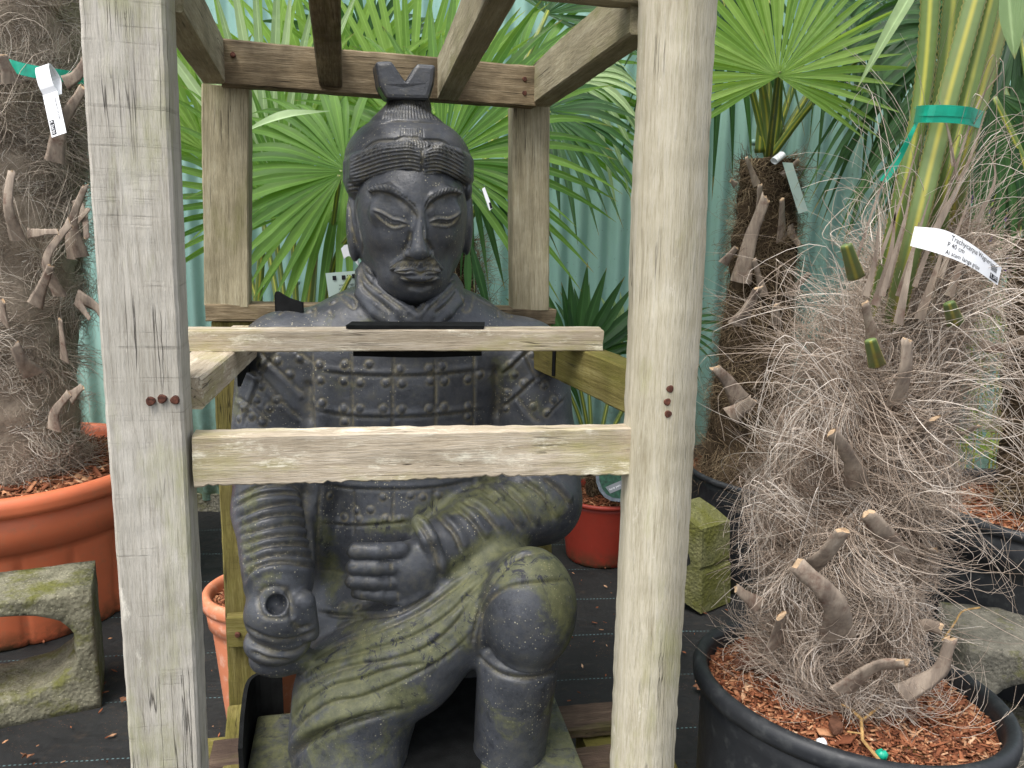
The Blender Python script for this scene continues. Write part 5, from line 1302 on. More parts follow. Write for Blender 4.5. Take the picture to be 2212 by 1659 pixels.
def palm_back():
    t = thing('palm', 'slim dark palm with backlit yellow-green fan leaf in the tub by the fence', 'palm', (pB[0], pB[1], .36), 'potted fan palms')
    Y = pB[1]; bx = P(1617, 985, Y-.02)
    ax, R = trunk_mesh(t, [(bx[0], Y-.02, .35), P(1622, 850, Y), P(1635, 700, Y), P(1652, 500, Y), P(1660, 345, Y)], [.155, .13, .115, .105, .095, .085], M_TRKD, 40, .012, 8)
    fibres(t, ax, R, M_FIB_D, 9000, .07, .0010, 22, 1.1, -.1, .28, .2, .3, 61)
    fibres(t, ax, R, M_FIB_D, 1800, .11, .0009, 22, .7, -.6, .6, .5, .3, 62, srange=(0, .12))
    f = lambda px, py, dy: P(px, py, Y-dy)
    for (x0, y0, d0), (x1, y1, d1), w, b in (((1600, 610, .11), (1655, 425, .17), 13, (-.01, 0, 0)), ((1688, 520, .10), (1690, 432, .16), 9, (0, 0, 0)), ((1590, 702, .13), (1638, 622, .18), 13, (.0, 0, -.01)), ((1562, 570, .10), (1590, 535, .12), 8, (0, 0, 0)),
            ((1598, 865, .12), (1545, 795, .16), 13, (0, 0, .01)), ((1578, 900, .15), (1628, 862, .20), 13, (0, 0, 0)), ((1675, 700, .12), (1676, 660, .15), 9, (0, 0, 0)), ((1700, 490, .08), (1726, 530, .10), 8, (0, 0, 0)), ((1635, 400, .1), (1612, 340, .13), 6, (0, 0, 0)),
            ((1690, 380, .09), (1725, 345, .11), 5, (0, 0, 0)), ((1700, 640, .08), (1748, 590, .1), 7, (0, 0, 0)), ((1640, 480, .12), (1642, 400, .16), 8, (0, 0, 0)), ((1590, 400, .08), (1578, 390, .1), 5, (0, 0, 0)), ((1650, 640, .12), (1630, 560, .16), 6, (0, 0, 0))):
        stub(t, f(x0, y0, d0), f(x1, y1, d1), S(w, x0, y0, Y), b, .6, jag=.004)
    c = P(1660, 345, Y)
    k = dict(petr=.008)
    fr(t, 1681, 165, Y-.36, .08, -1, 330, 40, 245, .04, M_LEAFB, c, seed=71, nv=(.1, -1, -.35), **k)
    fr(t, 1560, -20, Y-.02, -.2, .6, 230, 22, 250, .6, M_LEAFD, c, seed=72, nv=(.2, -.7, .8), **k)
    fr(t, 1790, -10, Y+.0, .6, .35, 215, 26, 250, .7, M_LEAFD, c, seed=73, nv=(-.2, -.6, .9), **k)
    fr(t, 1890, 0, Y+.05, .5, .5, 235, 24, 240, .7, M_LEAFD, c, seed=74, nv=(-.2, -.6, .9), **k)
    fr(t, 1660, -60, Y+.1, .0, -.5, 340, 34, 260, .5, M_LEAFB, c, seed=75, nv=(.0, -.8, .3), **k)
    fr(t, 1860, 110, Y-.25, .8, .3, 150, 12, 150, .6, M_LEAFD, c, seed=76, nv=(-.2, -.6, .9), **k)
    for a, b, r0 in (((1640, 330), (1650, 60), .010), ((1668, 335), (1685, 170), .009), ((1662, 330), (1640, 150), .011), ((1655, 330), (1600, 120), .007)):
        petiole(t, [P(*a, Y), P((a[0]+b[0])/2+4, (a[1]+b[1])/2, Y-.05), P(*b, Y-.12)], r0*1.5, r0, M_PETG if r0 != .011 else M_PETB, 24)
    lt = thing('plant_label', 'white looped plant label at the top of the slim dark trunk by the fence', 'label', P(1680, 340, Y-.12))
    V, F = tube([P(1672, 348, Y-.13), P(1690, 334, Y-.12)], .016, 20, False, .7); mk('label_loop', V, F, M_WHITE, lt)
    p = [P(1690, 350, Y-.13), P(1712, 352, Y-.12), P(1745, 455, Y-.13), P(1725, 462, Y-.14)]; mk('label_card', p+[q+np.array([0, .001, 0]) for q in p], [(0, 1, 2, 3), (7, 6, 5, 4), (0, 4, 5, 1), (1, 5, 6, 2), (2, 6, 7, 3), (3, 7, 4, 0)], M_CLEAR, lt)
palm_back()
def palm_front():
    t = thing('palm', 'very hairy pale brown palm in the front tub, toothed stalks bound by ribbon', 'palm', (pF[0], pF[1]+.02, .42), 'potted fan palms')
    Y = pF[1]
    ax0 = [P(1812, 1500, Y+.03)*[1, 1, 0]+[0, 0, .41], P(1815, 1380, Y+.03), P(1830, 1200, Y+.04), P(1855, 1000, Y+.05), P(1905, 820, Y+.06), P(1975, 650, Y+.07), P(2020, 520, Y+.08), P(2050, 330, Y+.09)]
    ax, R = trunk_mesh(t, ax0, [.086, .088, .090, .104, .112, .084, .052, .042, .03], M_TRKP, 44, .012, 9)
    fibres(t, ax, R, M_FIB_P, 25000, .11, .00080, 44, 1.2, -.12, .09, .2, .34, 81, K=11, srange=(.03, .86), jit=.08, spd=.014, wv=.25)
    fibres(t, ax, R, M_FIB_P, 8000, .092, .00078, 26, .8, .2, .42, .2, .42, 82, K=13, srange=(.05, .80), bright=.15, jit=.08, spd=.010, wv=.25)
    fibres(t, ax, R, M_FIB_P, 1100, .12, .00062, 26, .7, .5, .6, .3, .34, 83, K=15, srange=(.30, .72), bright=.25, jit=.06, spd=.008, wv=.2)
    fibres(t, ax, R, M_FIB_P, 1500, .15, .0008, 40, .2, 1.8, .25, -.02, .16, 84, K=12, srange=(.60, .80), bright=.05, jit=.10)
    fibres(t, ax, R, M_FIB_P, 700, .035, .00065, 22, 1.1, -.6, .3, .5, .6, 85, K=9, srange=(0, .08), bright=-.1)
    f = lambda px, py, dy: P(px, py, Y-dy)
    for (x0, y0, d0), (x1, y1, d1), w, b in (((1808, 1378, .10), (1722, 1222, .17), 21, (.015, -.02, .012)), ((1735, 1235, .10), (1820, 1148, .18), 19, (0, -.01, 0)), ((1945, 1220, .08), (1875, 1110, .15), 20, (0, -.01, .005)), ((1850, 1050, .08), (1797, 935, .15), 15, (.01, 0, 0)),
            ((1820, 1492, .12), (1952, 1432, .17), 20, (-.0, 0, .015)), ((1945, 1500, .10), (2054, 1380, .12), 14, (.02, 0, -.01)), ((1672, 1400, .04), (1690, 1330, .10), 17, (0, 0, 0)), ((1640, 1310, .02), (1590, 1270, .04), 12, (0, 0, 0)), ((1962, 1370, .06), (2032, 1358, .10), 15, (0, 0, .01)),
            ((1950, 1200, .05), (2022, 1190, .10), 14, (0, 0, 0)), ((1975, 940, .07), (2020, 905, .14), 14, (0, 0, 0)), ((1990, 980, .05), (2115, 920, .1), 7, (0, 0, 0)), ((1935, 870, .10), (1960, 735, .14), 15, (0, -.01, 0)), ((1890, 760, .08), (1870, 655, .12), 10, (0, 0, 0)), ((2115, 745, .05), (2212, 730, .08), 8, (0, 0, -.01))):
        stub(t, f(x0, y0, d0), f(x1, y1, d1), S(w, x0, y0, Y), b, .62, jag=.003)
    for x0, y0, x1, y1 in ((1850, 600, 1828, 530), (1895, 790, 1880, 735), (2065, 700, 2050, 655)):
        petiole(t, [f(x0, y0, .09), f((x0+x1)/2, (y0+y1)/2, .12), f(x1, y1, .14)], S(17, x0, y0, Y), S(11, x0, y0, Y), M_PETB, 14, name='leaf_stub')
    # bundle of stalks
    for (pts, w0, w1, dy, mt) in ((((1870, 760), (1935, 480), (1990, 220), (2012, -30), (2020, -200)), 15, 18, .02, M_PETG), (((1905, 800), (1962, 560), (2035, 260), (2112, -20), (2150, -160)), 21, 19, .065, M_PETB), (((2000, 650), (2040, 420), (2085, 230), (2145, -20), (2170, -150)), 17, 17, .05, M_PETG),
            (((1960, 640), (2000, 400), (2035, 220), (2062, -20), (2070, -150)), 16, 20, -.01, M_PETG), (((2050, 520), (2080, 350), (2120, 200), (2178, -20), (2200, -150)), 18, 16, .01, M_PETB), (((2000, 640), (2025, 400), (2052, 220), (2096, -20), (2110, -150)), 13, 15, -.03, M_PETG)):
        petiole(t, [f(x, y, dy if i_ else -.05) for i_, (x, y) in enumerate(pts)], S(w0, 2000, 400, Y), S(w1, 2000, 400, Y), mt, 150, .5, .0016)
    # dry papery sheath strips
    for i, (pts, w) in enumerate(((((1975, 620), (2040, 440), (2110, 230), (2165, 155)), 7), (((1900, 560), (1950, 420), (1990, 290)), 5), (((2020, 500), (2080, 380), (2130, 240)), 9), (((2060, 360), (2050, 290), (2028, 215)), 6), (((2068, 390), (2062, 350), (2050, 300)), 5), (((1850, 560), (1905, 400), (1945, 330)), 4), (((2110, 480), (2150, 380), (2120, 300)), 5), (((1940, 640), (1985, 500), (2010, 420)), 8), (((1905, 640), (1940, 520), (1962, 440)), 8), (((2030, 600), (2075, 480), (2100, 420)), 8), (((1890, 660), (1925, 540), (1935, 430)), 11), (((1940, 700), (1960, 600), (1985, 480)), 13), (((1985, 690), (2020, 590), (2050, 500)), 14), (((1870, 640), (1890, 560), (1900, 470)), 9), (((2050, 640), (2080, 560), (2120, 500)), 12), (((1915, 620), (1950, 500), (1972, 380)), 7))):
        path = [f(x, y, .09+.01*(i % 3)) for x, y in pts]; strip('sheath', path, pxd(1, .3, pts[0], Y), np.linspace(S(w, 2000, 400, Y)*1.6, .0008, 26), M_STUB, t, 26, .0005)
    # long loose hairs sweeping out of the crown
    r = np.random.default_rng(5); paths = []
    for (x0, y0, x1, y1, x2, y2, n_, sp) in ((2000, 520, 2120, 330, 2230, 300, 26, 30), (1990, 700, 2100, 620, 2260, 640, 60, 50), (1980, 860, 2120, 760, 2280, 860, 70, 60), (1980, 900, 2140, 900, 2260, 1050, 70, 60), (1850, 700, 1750, 600, 1700, 660, 40, 50),
                                          (1850, 880, 1740, 780, 1640, 860, 50, 50), (1830, 1010, 1730, 930, 1680, 1010, 40, 40), (1950, 1100, 2080, 1080, 2180, 1230, 50, 60), (2080, 300, 2160, 180, 2200, 330, 12, 25), (1960, 500, 1900, 200, 1850, 260, 6, 30), (1900, 560, 1850, 480, 1890, 430, 30, 40), (1760, 1150, 1650, 1080, 1640, 1200, 40, 40)):
        for _ in range(int(n_*.4)):
            j = lambda s: r.normal(0, s); dd = r.uniform(.03, .2)
            q2 = (x2+j(sp*1.2), y2+j(sp*1.2)); paths.append(spline([f(x0+j(sp*.4), y0+j(sp*.4), .06), f(x1+j(sp), y1+j(sp), dd), f(*q2, dd-.03), f(q2[0]+j(30), q2[1]+40+j(30), dd-.02)], 16))
    paths = np.array(paths); V, F = tubes(paths, np.full(paths.shape[:2], .0006)*np.linspace(1.2, .4, 16), 3, 4)
    mk('fibre', V, F, M_FIB_P, t, attr={'rnd': np.repeat(r.uniform(.45, 1, len(paths)), 16*3)}, smooth=True)
    # leaf blades hanging into view
    frond(t, f(2030, -120, .18), pxd(-.6, 1, (1990, 0), Y-.2), (-.5, -1, .3), S(355, 1920, 100, Y-.2), 1, 9, .02, M_LEAFP, None, 1.7, .35, 5)
    frond(t, f(2165, -160, .25), pxd(.12, 1, (2180, 0), Y-.25), (0, -1, .3), S(245, 2180, 50, Y-.25), 1, 12, .0, M_LEAFP, None, 1.6, .6, 6)
    # ribbon
    rb = thing('tree_ribbon', 'wide green ribbon wrapped round the toothed stalks of the hairy front palm', 'ribbon', f(2045, 250, .1))
    w = S(36, 2045, 250, Y-.1)
    a = [f(1978, 245, -.02), f(1980, 247, .05), f(2000, 246, .095), f(2045, 246, .105), f(2090, 250, .10), f(2116, 258, .06), f(2118, 256, -.02)]
    strip('band', a, (0, -.15, 1), w, M_RIBBON, rb, 40, .0008)
    a2 = [p+np.array([0, -.0018, .004]) for p in a]; strip('band', a2, (.1, -.15, 1), w*.62, M_RIBBON, rb, 40, .0006)
    strip('ribbon_tail', [f(1982, 262, .05), f(1968, 290, .06), f(1940, 345, .05), f(1908, 392, .05)], pxd(1, .3, (1940, 345), Y), np.linspace(.004, .012, 26), M_RIBBON, rb, 26, .0006)
    strip('ribbon_tail', [f(1980, 235, .02), f(1983, 200, .01), f(1986, 155, .0)], pxd(1, .1, (1980, 200), Y), .006, M_RIBBON, rb, 12, .0006)
    # paper label, curved
    top = [P(1976, 489, Y-.16), P(2040, 497, Y-.185), P(2100, 528, Y-.19), P(2164, 578, Y-.17)]; bot = [P(1966, 531, Y-.16), P(2030, 549, Y-.185), P(2095, 576, Y-.19), P(2155, 616, Y-.17)]
    n = 30; A, B = spline(top, n), spline(bot, n); lt = thing('plant_label', 'long curved white price label on the hairy front palm', 'label', (A[n//2]+B[n//2])/2)
    N = nrm(CAM-A.mean(0)); m_ = 6
    G = np.array([[A[i]*(1-j/(m_-1))+B[i]*(j/(m_-1)) for j in range(m_)] for i in range(n)]).reshape(-1, 3)
    mk('label_card', np.vstack([G, G-N*.0008]), np.vstack([grid_faces(n, m_), grid_faces(n, m_)[:, ::-1]+n*m_]), M_WHITE, lt, smooth=True)
    LW = np.linalg.norm(np.diff(A, axis=0), axis=1).sum(); LH = np.linalg.norm(A[0]-B[0])
    def surf(u, v):
        x = min(max(u/LW, 0), 1)*(n-1); i = min(int(x), n-2); fx = x-i; w_ = 1-v/LH
        return (A[i]*(1-fx)+A[i+1]*fx)*(1-w_)+(B[i]*(1-fx)+B[i+1]*fx)*w_, N
    text_on(lt, 'Trachycarpus Wagnerianus', surf, LW*.34, LH*.70, .0085, M_INK, .0008, .92)
    text_on(lt, 'P 40 cm', surf, LW*.32, LH*.42, .0075, M_INK, .0008, 1)
    text_on(lt, 'Al stam lange grijze', surf, LW*.32, LH*.10, .007, M_INK, .0008, 1)
    for k_ in range(11): 
        q = [surf(LW*(.86+.008*k_+e), LH*h_)[0]+N*.0009 for e, h_ in ((0, .52), (.004, .52), (.004, .70), (0, .70))]; mk('lettering', q, [(0, 1, 2, 3)], M_INK, lt)
    q = [surf(LW*e, LH*h_)[0]+N*.0009 for e, h_ in ((.865, .10), (.985, .10), (.985, .38), (.865, .38))]; mk('price_box', q, [(0, 1, 2, 3)], M_INK, lt)
    text_on(lt, '\u20ac 299,00', surf, LW*.872, LH*.16, .0085, M_WHITE, .0014, .62)
palm_front()
def palm_small():
    t = thing('palm', 'small dark fan palm with blunt stiff leaves growing in the brick red pot', 'palm', (pR[0], pR[1], .22), 'potted fan palms')
    Y = pR[1]; c = P(1283, 1010, Y)
    ax, R = trunk_mesh(t, [(pR[0]-.02, Y, .20), P(1282, 1010, Y), P(1284, 960, Y)], [.035, .03, .018], M_TRKD, 16, .004, 11)
    fibres(t, ax, R, M_FIB_D, 700, .05, .0009, 12, .9, .2, .5, .2, .3, 91)
    fr(t, 1243, 790, Y-.10, -.05, -1, 215, 15, 150, .03, M_LEAFD, c, seed=92, nv=(.1, -1, .2), wid=1.25, tipj=.2)
    fr(t, 1265, 770, Y+.05, .5, -1, 170, 12, 120, .08, M_LEAFD, c, seed=93, nv=(-.2, -1, .3))
    fr(t, 1345, 735, Y+.1, .1, -1, 110, 16, 200, .05, M_LEAFP, c, seed=94, nv=(-.2, -1, .2))
    fr(t, 1450, 705, Y-.02, 1, -.05, 118, 16, 190, .12, M_LEAFD, c, seed=95, nv=(-.2, -1, .5), wid=.7)
    fr(t, 1215, 800, Y, -.3, .8, 80, 7, 120, .3, M_LEAFD, c, seed=96)
    # picture label leaning on the rim
    lt = thing('plant_label', 'rounded picture label with a fan palm photo stuck in the small red pot', 'label', P(1320, 1050, Y-.15))
    n = 26; ct = P(1345, 1010, Y-.135); hx, hy = S(56, 1340, 1020, Y-.13), S(72, 1340, 1020, Y-.13)
    xr = pxd(1, .08, (1340, 1020), Y); yu = nrm(np.array([0, .35, 1.0])); yu = nrm(yu-xr*np.dot(xr, yu)); N = nrm(np.cross(yu, xr)); N = N if N[1] < 0 else -N
    ell = [(math.cos(a)*hx*(1+.12*abs(math.sin(2*a))), math.sin(a)*hy*(1+.12*abs(math.sin(2*a)))) for a in np.arange(n)*2*math.pi/n]
    E_ = [ct+xr*x+yu*y for x, y in ell]
    mk('label_card', E_+[p-N*.002 for p in E_], [tuple(range(n)), tuple(range(2*n-1, n-1, -1))]+[(i, n+i, n+(i+1) % n, (i+1) % n) for i in range(n)], simple('label border grey', (96, 104, 112), .4, .4, .3, 80), lt)
    q = [ct+xr*x*.88+yu*y*.9+N*.001 for x, y in ell]; mk('picture', q, [tuple(range(n))], simple('label picture backdrop', (36, 74, 56), .4, .4, .4, 90), lt)
    mb = MB(); r = np.random.default_rng(3)
    for hx0, hy0, n_, L_ in ((.1, -.15, 19, .75), (-.45, .05, 13, .5), (.45, .2, 13, .5)):
        for i in range(n_):
            a = math.radians(-10+200*i/(n_-1)); L2 = L_*hx*(.8+.2*r.random()); d = xr*math.cos(a)+yu*math.sin(a); s2 = xr*-math.sin(a)+yu*math.cos(a)
            o_ = ct+xr*hx0*hx+yu*hy0*hy+N*(.0015+.0002*i/n_); tipq = o_+d*L2
            e = ((tipq-ct) @ xr/(hx*.86))**2+((tipq-ct) @ yu/(hy*.88))**2
            if e > 1: tipq = o_+d*L2*.7
            mb.add([o_, o_+d*L2*.6+s2*.0016, tipq, o_+d*L2*.6-s2*.0016], [(0, 1, 2, 3)])
    mb.build('picture', simple('label picture leaves', (136, 186, 140), .4, .4, .3, 120), lt)
    bb = [ct+xr*x*hx+yu*y*hy+N*.0022 for x, y in ((-.62, -.62), (.80, -.05), (.86, -.28), (-.42, -.80))]; mk('banner', bb, [(0, 1, 2, 3)], simple('label banner', (120, 124, 128), .4, .4, .05, 30), lt)
    bd = nrm(bb[1]-bb[0]); bu = nrm(np.cross(N, bd)); bu = bu if bu[2] > 0 else -bu; mid0 = (bb[0]+bb[3])/2
    text_on(lt, 'hardy palm', lambda u, v: (mid0+bd*(u+.006)+bu*(v-.003), N), 0, 0, .0095, M_WHITE, .001, 1)
palm_small()
def palm_edge():
    t = thing('palm', 'dark drooping fan palm at the edge of the photo behind the hairy palm', 'palm', (pE[0], pE[1], .48), 'potted fan palms')
    Y = pE[1]; c = P(2262, 520, Y+.1)
    ax, R = trunk_mesh(t, [(pE[0], pE[1], .47), P(2262, 850, Y+.05), c], [.11, .10, .08], M_TRKD, 30, .012, 12)
    fibres(t, ax, R, M_FIB_D, 2500, .08, .0011, 22, 1.1, -.1, .35, .2, .3, 101)
    for i, (hx, hy, Yk, dx, dy, Rp, mt) in enumerate(((2150, 200, .1, -.35, .9, 330, M_LEAFD), (2230, 260, .2, -.1, 1, 330, M_LEAFD), (2120, 60, .35, -.6, .7, 380, M_LEAFD), (2200, 40, .3, .1, .9, 300, M_LEAFD), (2250, -60, .4, -.4, -.6, 400, M_LEAFD), (2060, 20, .6, -.2, .9, 330, M_LEAFD))):
        fr(t, hx, hy, Y+Yk, dx, dy, Rp, 24, 190, .5, mt, c, seed=110+i, nv=(.2, -.7, .7), petr=.008)
    # low flowering plant behind
    s = thing('flowering_plant', 'leafy plant with tiny purple flowers behind the hairy palm', 'plant', P(2130, 900, 2.75)*[1, 1, 0])
    r = np.random.default_rng(8); mb = MB(); fl = MB(); Vv = []; 
    for i in range(900):
        x, y = r.normal(2130, 55), r.uniform(330, 1000); Yk = 2.75+r.normal(0, .12); p = P(x, y, Yk); d = nrm(r.normal(0, 1, 3)+[0, -.2, .5]); s2 = nrm(np.cross(d, r.normal(0, 1, 3))); L_ = r.uniform(.02, .05)
        mb.add([p, p+d*L_*.5+s2*L_*.2, p+d*L_, p+d*L_*.5-s2*L_*.2], [(0, 1, 2, 3)], r.random())
    for i in range(60):
        x, y = r.normal(2125, 35), r.uniform(350, 640); p = P(x, y, 2.55)
        for j in range(5):
            a = j*1.257; d = np.array([math.cos(a), -.2, math.sin(a)]); s2 = np.cross(d, [0, 1, 0]); fl.add([p, p+d*.008+s2*.004, p+d*.013, p+d*.008-s2*.004], [(0, 1, 2, 3)], .5)
    o = mb.build('leaves', leaf_mat('shrub leaf', (60, 90, 40), (140, 156, 70), (150, 180, 60)), s)
    fl.build('flower', simple('purple petal', (130, 90, 170), .6, .3, .2, 50), s)
    for i in range(14):
        x = 2130+r.normal(0, 45); V, F = tube([P(x, 1000, 2.75)*[1, 1, 0], P(x+r.normal(0, 15), 700, 2.75), P(x+r.normal(0, 25), 380, 2.75)], .003, 5); mk('stem', V, F, M_PETG, s)
palm_edge()
# ================================================================== loose odds and ends
def odds():
    # rubber packing strips between crate and statue
    e = nrm(XR[1]-XR[0]); mid = (XR[0]+XR[1])/2; k0 = [((P(x, 692, XR[0][1]+.035)-XR[0]) @ e) for x in (752, 1048)]
    A, B = XR[0]+e*k0[0], XR[0]+e*k0[1]
    V, F = boxV((A+B)/2+[0, .008, .0225], e, (0, 1, 0), (0, 0, 1), (k0[1]-k0[0], .05, .006)); V += np.random.default_rng(1).normal(0, .0003, V.shape)
    tag(mk('rubber_strip', V, F, M_RUBBER), 'thin black rubber strip lying on the cross rail under the statue chin', 'rubber strip', 'black rubber packing pieces')
    p0, p1 = P(762, 752, 1.40), P(1040, 752, 1.45)
    o = strip('rubber_strip', [p0, (p0+p1)/2+[0, .0, -.003], p1], (0, .2, -1), .028, M_RUBBER, None, 20, .003)
    tag(o, 'black rubber flap tucked between the cross rail and the statue chest', 'rubber strip', 'black rubber packing pieces')
    o = strip('rubber_strip', [P(594, 668, 1.60), P(600, 655, 1.60), P(625, 662, 1.59), P(655, 664, 1.58)], (0, 0, 1), np.linspace(.055, .02, 14), M_RUBBER, None, 14, .002)
    tag(o, 'black rubber scrap poking up beside the statue shoulder at the left rear post', 'rubber strip', 'black rubber packing pieces')
    o = strip('rubber_strip', [P(1196, 770, 1.50), P(1208, 775, 1.55), P(1212, 775, 1.62)], (0, 0, 1), .075, M_RUBBER, None, 14, .003)
    tag(o, 'black rubber pad wedged between the statue arm and the mossy side rail', 'rubber strip', 'black rubber packing pieces')
    o = strip('rubber_strip', [P(515, 800, 1.42), P(528, 770, 1.46), P(535, 770, 1.52)], (0, 0, 1), .06, M_RUBBER, None, 14, .003)
    tag(o, 'black rubber pad between the pale side rail and the statue upper arm', 'rubber strip', 'black rubber packing pieces')
    b = [PZ(604, 1545, .205)+[0, .03, 0], PZ(578, 1545, .205)+[0, .02, 0], PZ(548, 1560, .205)+[-.008, .01, 0], PZ(538, 1620, .205)+[-.008, 0, 0], PZ(533, 1700, .205)+[-.008, 0, 0]]
    o = strip('rubber_strip', [q+[0, 0, .015] for q in b], (0, 0, 1), np.linspace(.16, .13, 24), M_RUBBER, None, 24, .004)
    tag(o, 'curved black rubber sheet standing round the corner of the statue base', 'rubber strip', 'black rubber packing pieces')
    q = [PZ(872, 1466, .2075), PZ(1036, 1460, .2075), PZ(1040, 1800, .2075), PZ(860, 1800, .2075)]  # black sheet added over the base slab to darken the gap between the legs
    o = mk('rubber_strip', q+[p+[0, 0, .003] for p in q], [(3, 2, 1, 0), (4, 5, 6, 7), (0, 1, 5, 4), (1, 2, 6, 5), (2, 3, 7, 6), (3, 0, 4, 7)], M_RUBBER)
    tag(o, 'flat black rubber sheet added to darken the statue base between its legs', 'rubber strip', 'black rubber packing pieces')
    # information labels behind the statue's neck
    lt = thing('plant_label', 'clear care label with small black symbols behind the statue collar', 'label', P(730, 620, 1.95))
    Yk = 1.95; q = [P(703, 590, Yk), P(770, 585, Yk), P(790, 605, Yk), P(768, 660, Yk), P(715, 680, Yk)]
    mk('label_card', q+[p+[0, .001, 0] for p in q], [(0, 1, 2, 3, 4), (9, 8, 7, 6, 5)], M_CLEAR, lt)
    for x, y in ((722, 601), (742, 600), (753, 599), (764, 597)):
        e = [P(x-4, y-5, Yk-.002), P(x+4, y-5.5, Yk-.002), P(x+4.5, y+4, Yk-.002), P(x-3.5, y+4.5, Yk-.002)]; mk('symbol', e, [(0, 1, 2, 3)], M_INK, lt)
    for k, s_ in enumerate(('water regularly', 'plant in full sun', 'keep the soil moist')):
        o_ = P(732, 618+k*8, Yk-.002); text_on(lt, s_, lambda u, v, o_=o_: (o_+np.array([u, 0, v+u*.08]), np.array([0, -1, 0])), 0, 0, .0085, M_INK)
    petiole(lt, [P(716, 680, Yk-.01), P(735, 640, Yk-.01), P(757, 595, Yk-.01)], .006, .0055, M_PETG, 10, name='stake')
    lp = thing('plant_label', 'white curled label tucked behind the statue ear', 'label', P(765, 555, 1.9))
    strip('label_loop', [P(740, 548, 1.88), P(752, 541, 1.87), P(770, 560, 1.86), P(778, 575, 1.89)], pxd(.3, 1, (760, 555), 1.88), [.024+.012*k/13 for k in range(14)], M_WHITE, lp, 14)
    lq = thing('plant_label', 'slim white label hanging by the hairy stem right of the statue cheek', 'label', P(1052, 440, 2.2))
    q = [P(1041, 408, 2.18), P(1047, 404, 2.18), P(1064, 450, 2.18), P(1057, 455, 2.18)]; mk('label_card', q+[p+[0, .001, 0] for p in q], [(0, 1, 2, 3), (7, 6, 5, 4)], M_WHITE, lq)
    q = [P(1056, 438, 2.178), P(1060, 437, 2.178), P(1064, 449, 2.178), P(1059, 451, 2.178)]; mk('price_box', q, [(0, 1, 2, 3)], M_INK, lq)
    # litter on the mat
    r = np.random.default_rng(17); mb = MB()
    for i in range(420):
        if i < 260: x, y = r.uniform(-1.9, 1.6), r.uniform(1.4, 2.9)
        else:
            cx, cy = [(cL_ := (-1.1, 2.0)), (-.95, 1.75), (.35, 2.1), (.75, 1.75), (.2, 2.4)][i % 5]; x, y = r.normal(cx, .16), r.normal(cy, .16)
        L_ = r.uniform(.004, .022); a = r.uniform(0, 6.28); d = np.array([math.cos(a), math.sin(a), r.normal(0, .2)]); s2 = np.array([-math.sin(a), math.cos(a), r.normal(0, .2)]); w = L_*r.uniform(.15, .45); z = .010+r.uniform(0, .004)
        p = np.array([x, y, z]); V = [p-d*L_/2, p+s2*w/2, p+d*L_/2, p-s2*w/2]; V += [q-np.array([0, 0, .002]) for q in V]
        mb.add(V, [(0, 1, 2, 3), (7, 6, 5, 4), (0, 4, 5, 1), (1, 5, 6, 2), (2, 6, 7, 3), (3, 7, 4, 0)], r.random())
    tag(mb.build('bark_litter', M_BARK), 'scattered bark crumbs on the black weed mat', 'litter', kind='stuff')
    M_DRY = simple('dry leaf brown', (120, 84, 62), .8, .2, .35, 60, .002, 90)
    def dry(px, py, sz, lab, seed):
        r = np.random.default_rng(seed); c = PZ(px, py, .012); n = 14; V = [c+[0, 0, .012]]; 
        for i in range(n):
            a = i*2*math.pi/n; rr = sz*(.55+.45*r.random())*(1 if i % 2 else .7); V.append(c+[rr*math.cos(a), rr*.6*math.sin(a), .004+.014*r.random()])
        V2 = [v-np.array([0, 0, .0012]) for v in V]
        F = [(0, 1+i, 1+(i+1) % n) for i in range(n)]+[(n+1, n+2+(i+1) % n, n+2+i) for i in range(n)]
        tag(mk('dead_leaf', V+V2, F, M_DRY), lab, 'leaf', 'dead leaves on the mat')
    dry(1515, 1490, .035, 'curled grey-brown dead leaf beside the front tub rim', 1); dry(278, 1505+12, .03, 'torn brown dead leaf by the corner of the left concrete block', 2); dry(60, 1640, .018, 'small brown dead leaf in front of the left concrete block', 3)
    # small things lying on the mulch of the front tub
    def on(px, py): return PZ(px, py, .462)
    def blob(name, px, py, sc, mat, lab, cat, seed):
        r = np.random.default_rng(seed); c = on(px, py); pr = [(.001, 0), (sc, .002), (sc*.9, .009), (sc*.4, .013), (.0005, .0125)]; V, F = lathe(pr, 12, c); V = V+r.normal(0, sc*.08, V.shape); o = mk(name, V, F, mat, smooth=True); tag(o, lab, cat)
    blob('pebble', 1774, 1612, .0085, M_WHITE, 'small white pebble on the bark chips near the tub rim', 'pebble', 1)
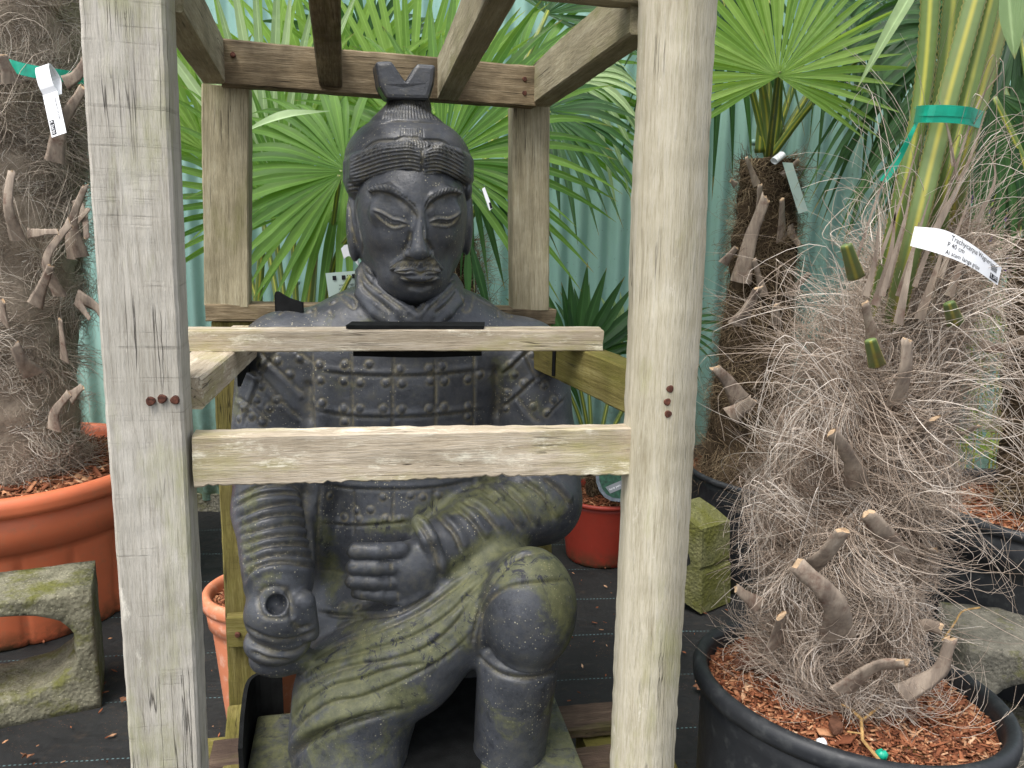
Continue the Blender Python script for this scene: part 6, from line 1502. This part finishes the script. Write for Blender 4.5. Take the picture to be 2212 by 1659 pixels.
    blob('plastic_scrap', 1903, 1637, .009, M_RIBBON, 'crumpled green plastic scrap on the bark chips of the front tub', 'scrap', 2)
    blob('pebble', 570/1, 1640, .001, M_WHITE, 'x', 'x', 3) if False else None
    M_TW = simple('dry twig', (176, 142, 92), .8, .2, .3, 60, .001, 90)
    tw = thing('twig', 'pale forked dry twig lying on the bark chips of the front tub', 'twig', on(1855, 1590))
    for pts, w in ((((1835, 1545), (1858, 1572), (1862, 1610), (1900, 1659)), .0026), (((1858, 1572), (1905, 1540)), .0022), (((1835, 1545), (1815, 1540)), .0015), (((1862, 1600), (1828, 1600)), .0013), (((1905, 1540), (1880, 1528)), .001)):
        V, F = tube([on(*q)+[0, 0, .012+.004*math.sin(i*2)] for i, q in enumerate(pts)], w, 6); mk('branch', V, F, M_TW, tw)
    tw = thing('twig', 'thin crooked root twig poking out beside the hairy trunk base', 'twig', on(2040, 1380))
    V, F = tube(spline([on(2035, 1385), on(2060, 1365)+[0, 0, .02], on(2075, 1350)+[0, 0, .03], on(2112, 1342)+[0, 0, .03]], 12), .0018, 6); mk('branch', V, F, M_TW, tw)
    M_BRK = simple('large bark piece', (104, 72, 56), .9, .2, .35, 60, .003, 60)
    for px, py, a, L_, w, lab in ((1620, 1438, .4, .055, .022, 'largest dark bark piece on the front tub mulch, near its rim'), (1685, 1468, .1, .032, .018, 'reddish bark piece lying beside the dark one in the front tub'), (1805, 1575, 1.9, .055, .018, 'grey bark sliver beside the forked twig')):
        c = on(px, py)+[0, 0, .006]; d = np.array([math.cos(-a), math.sin(-a), .1]); s2 = nrm(np.cross([0, 0, 1], d)); r = np.random.default_rng(int(px)); n = 10; V = []
        for zz in (-.003, .004):
            for i in range(n): t_ = i*2*math.pi/n; k = 1+.25*r.normal()*.6; V.append(c+d*L_/2*math.cos(t_)*k+s2*w/2*math.sin(t_)*k+[0, 0, zz+.002*r.normal()])
        F = [tuple(range(n))[::-1], tuple(range(n, 2*n))]+[(i, (i+1) % n, n+(i+1) % n, n+i) for i in range(n)]; tag(mk('bark_piece', V, F, M_BRK), lab, 'bark')
odds()
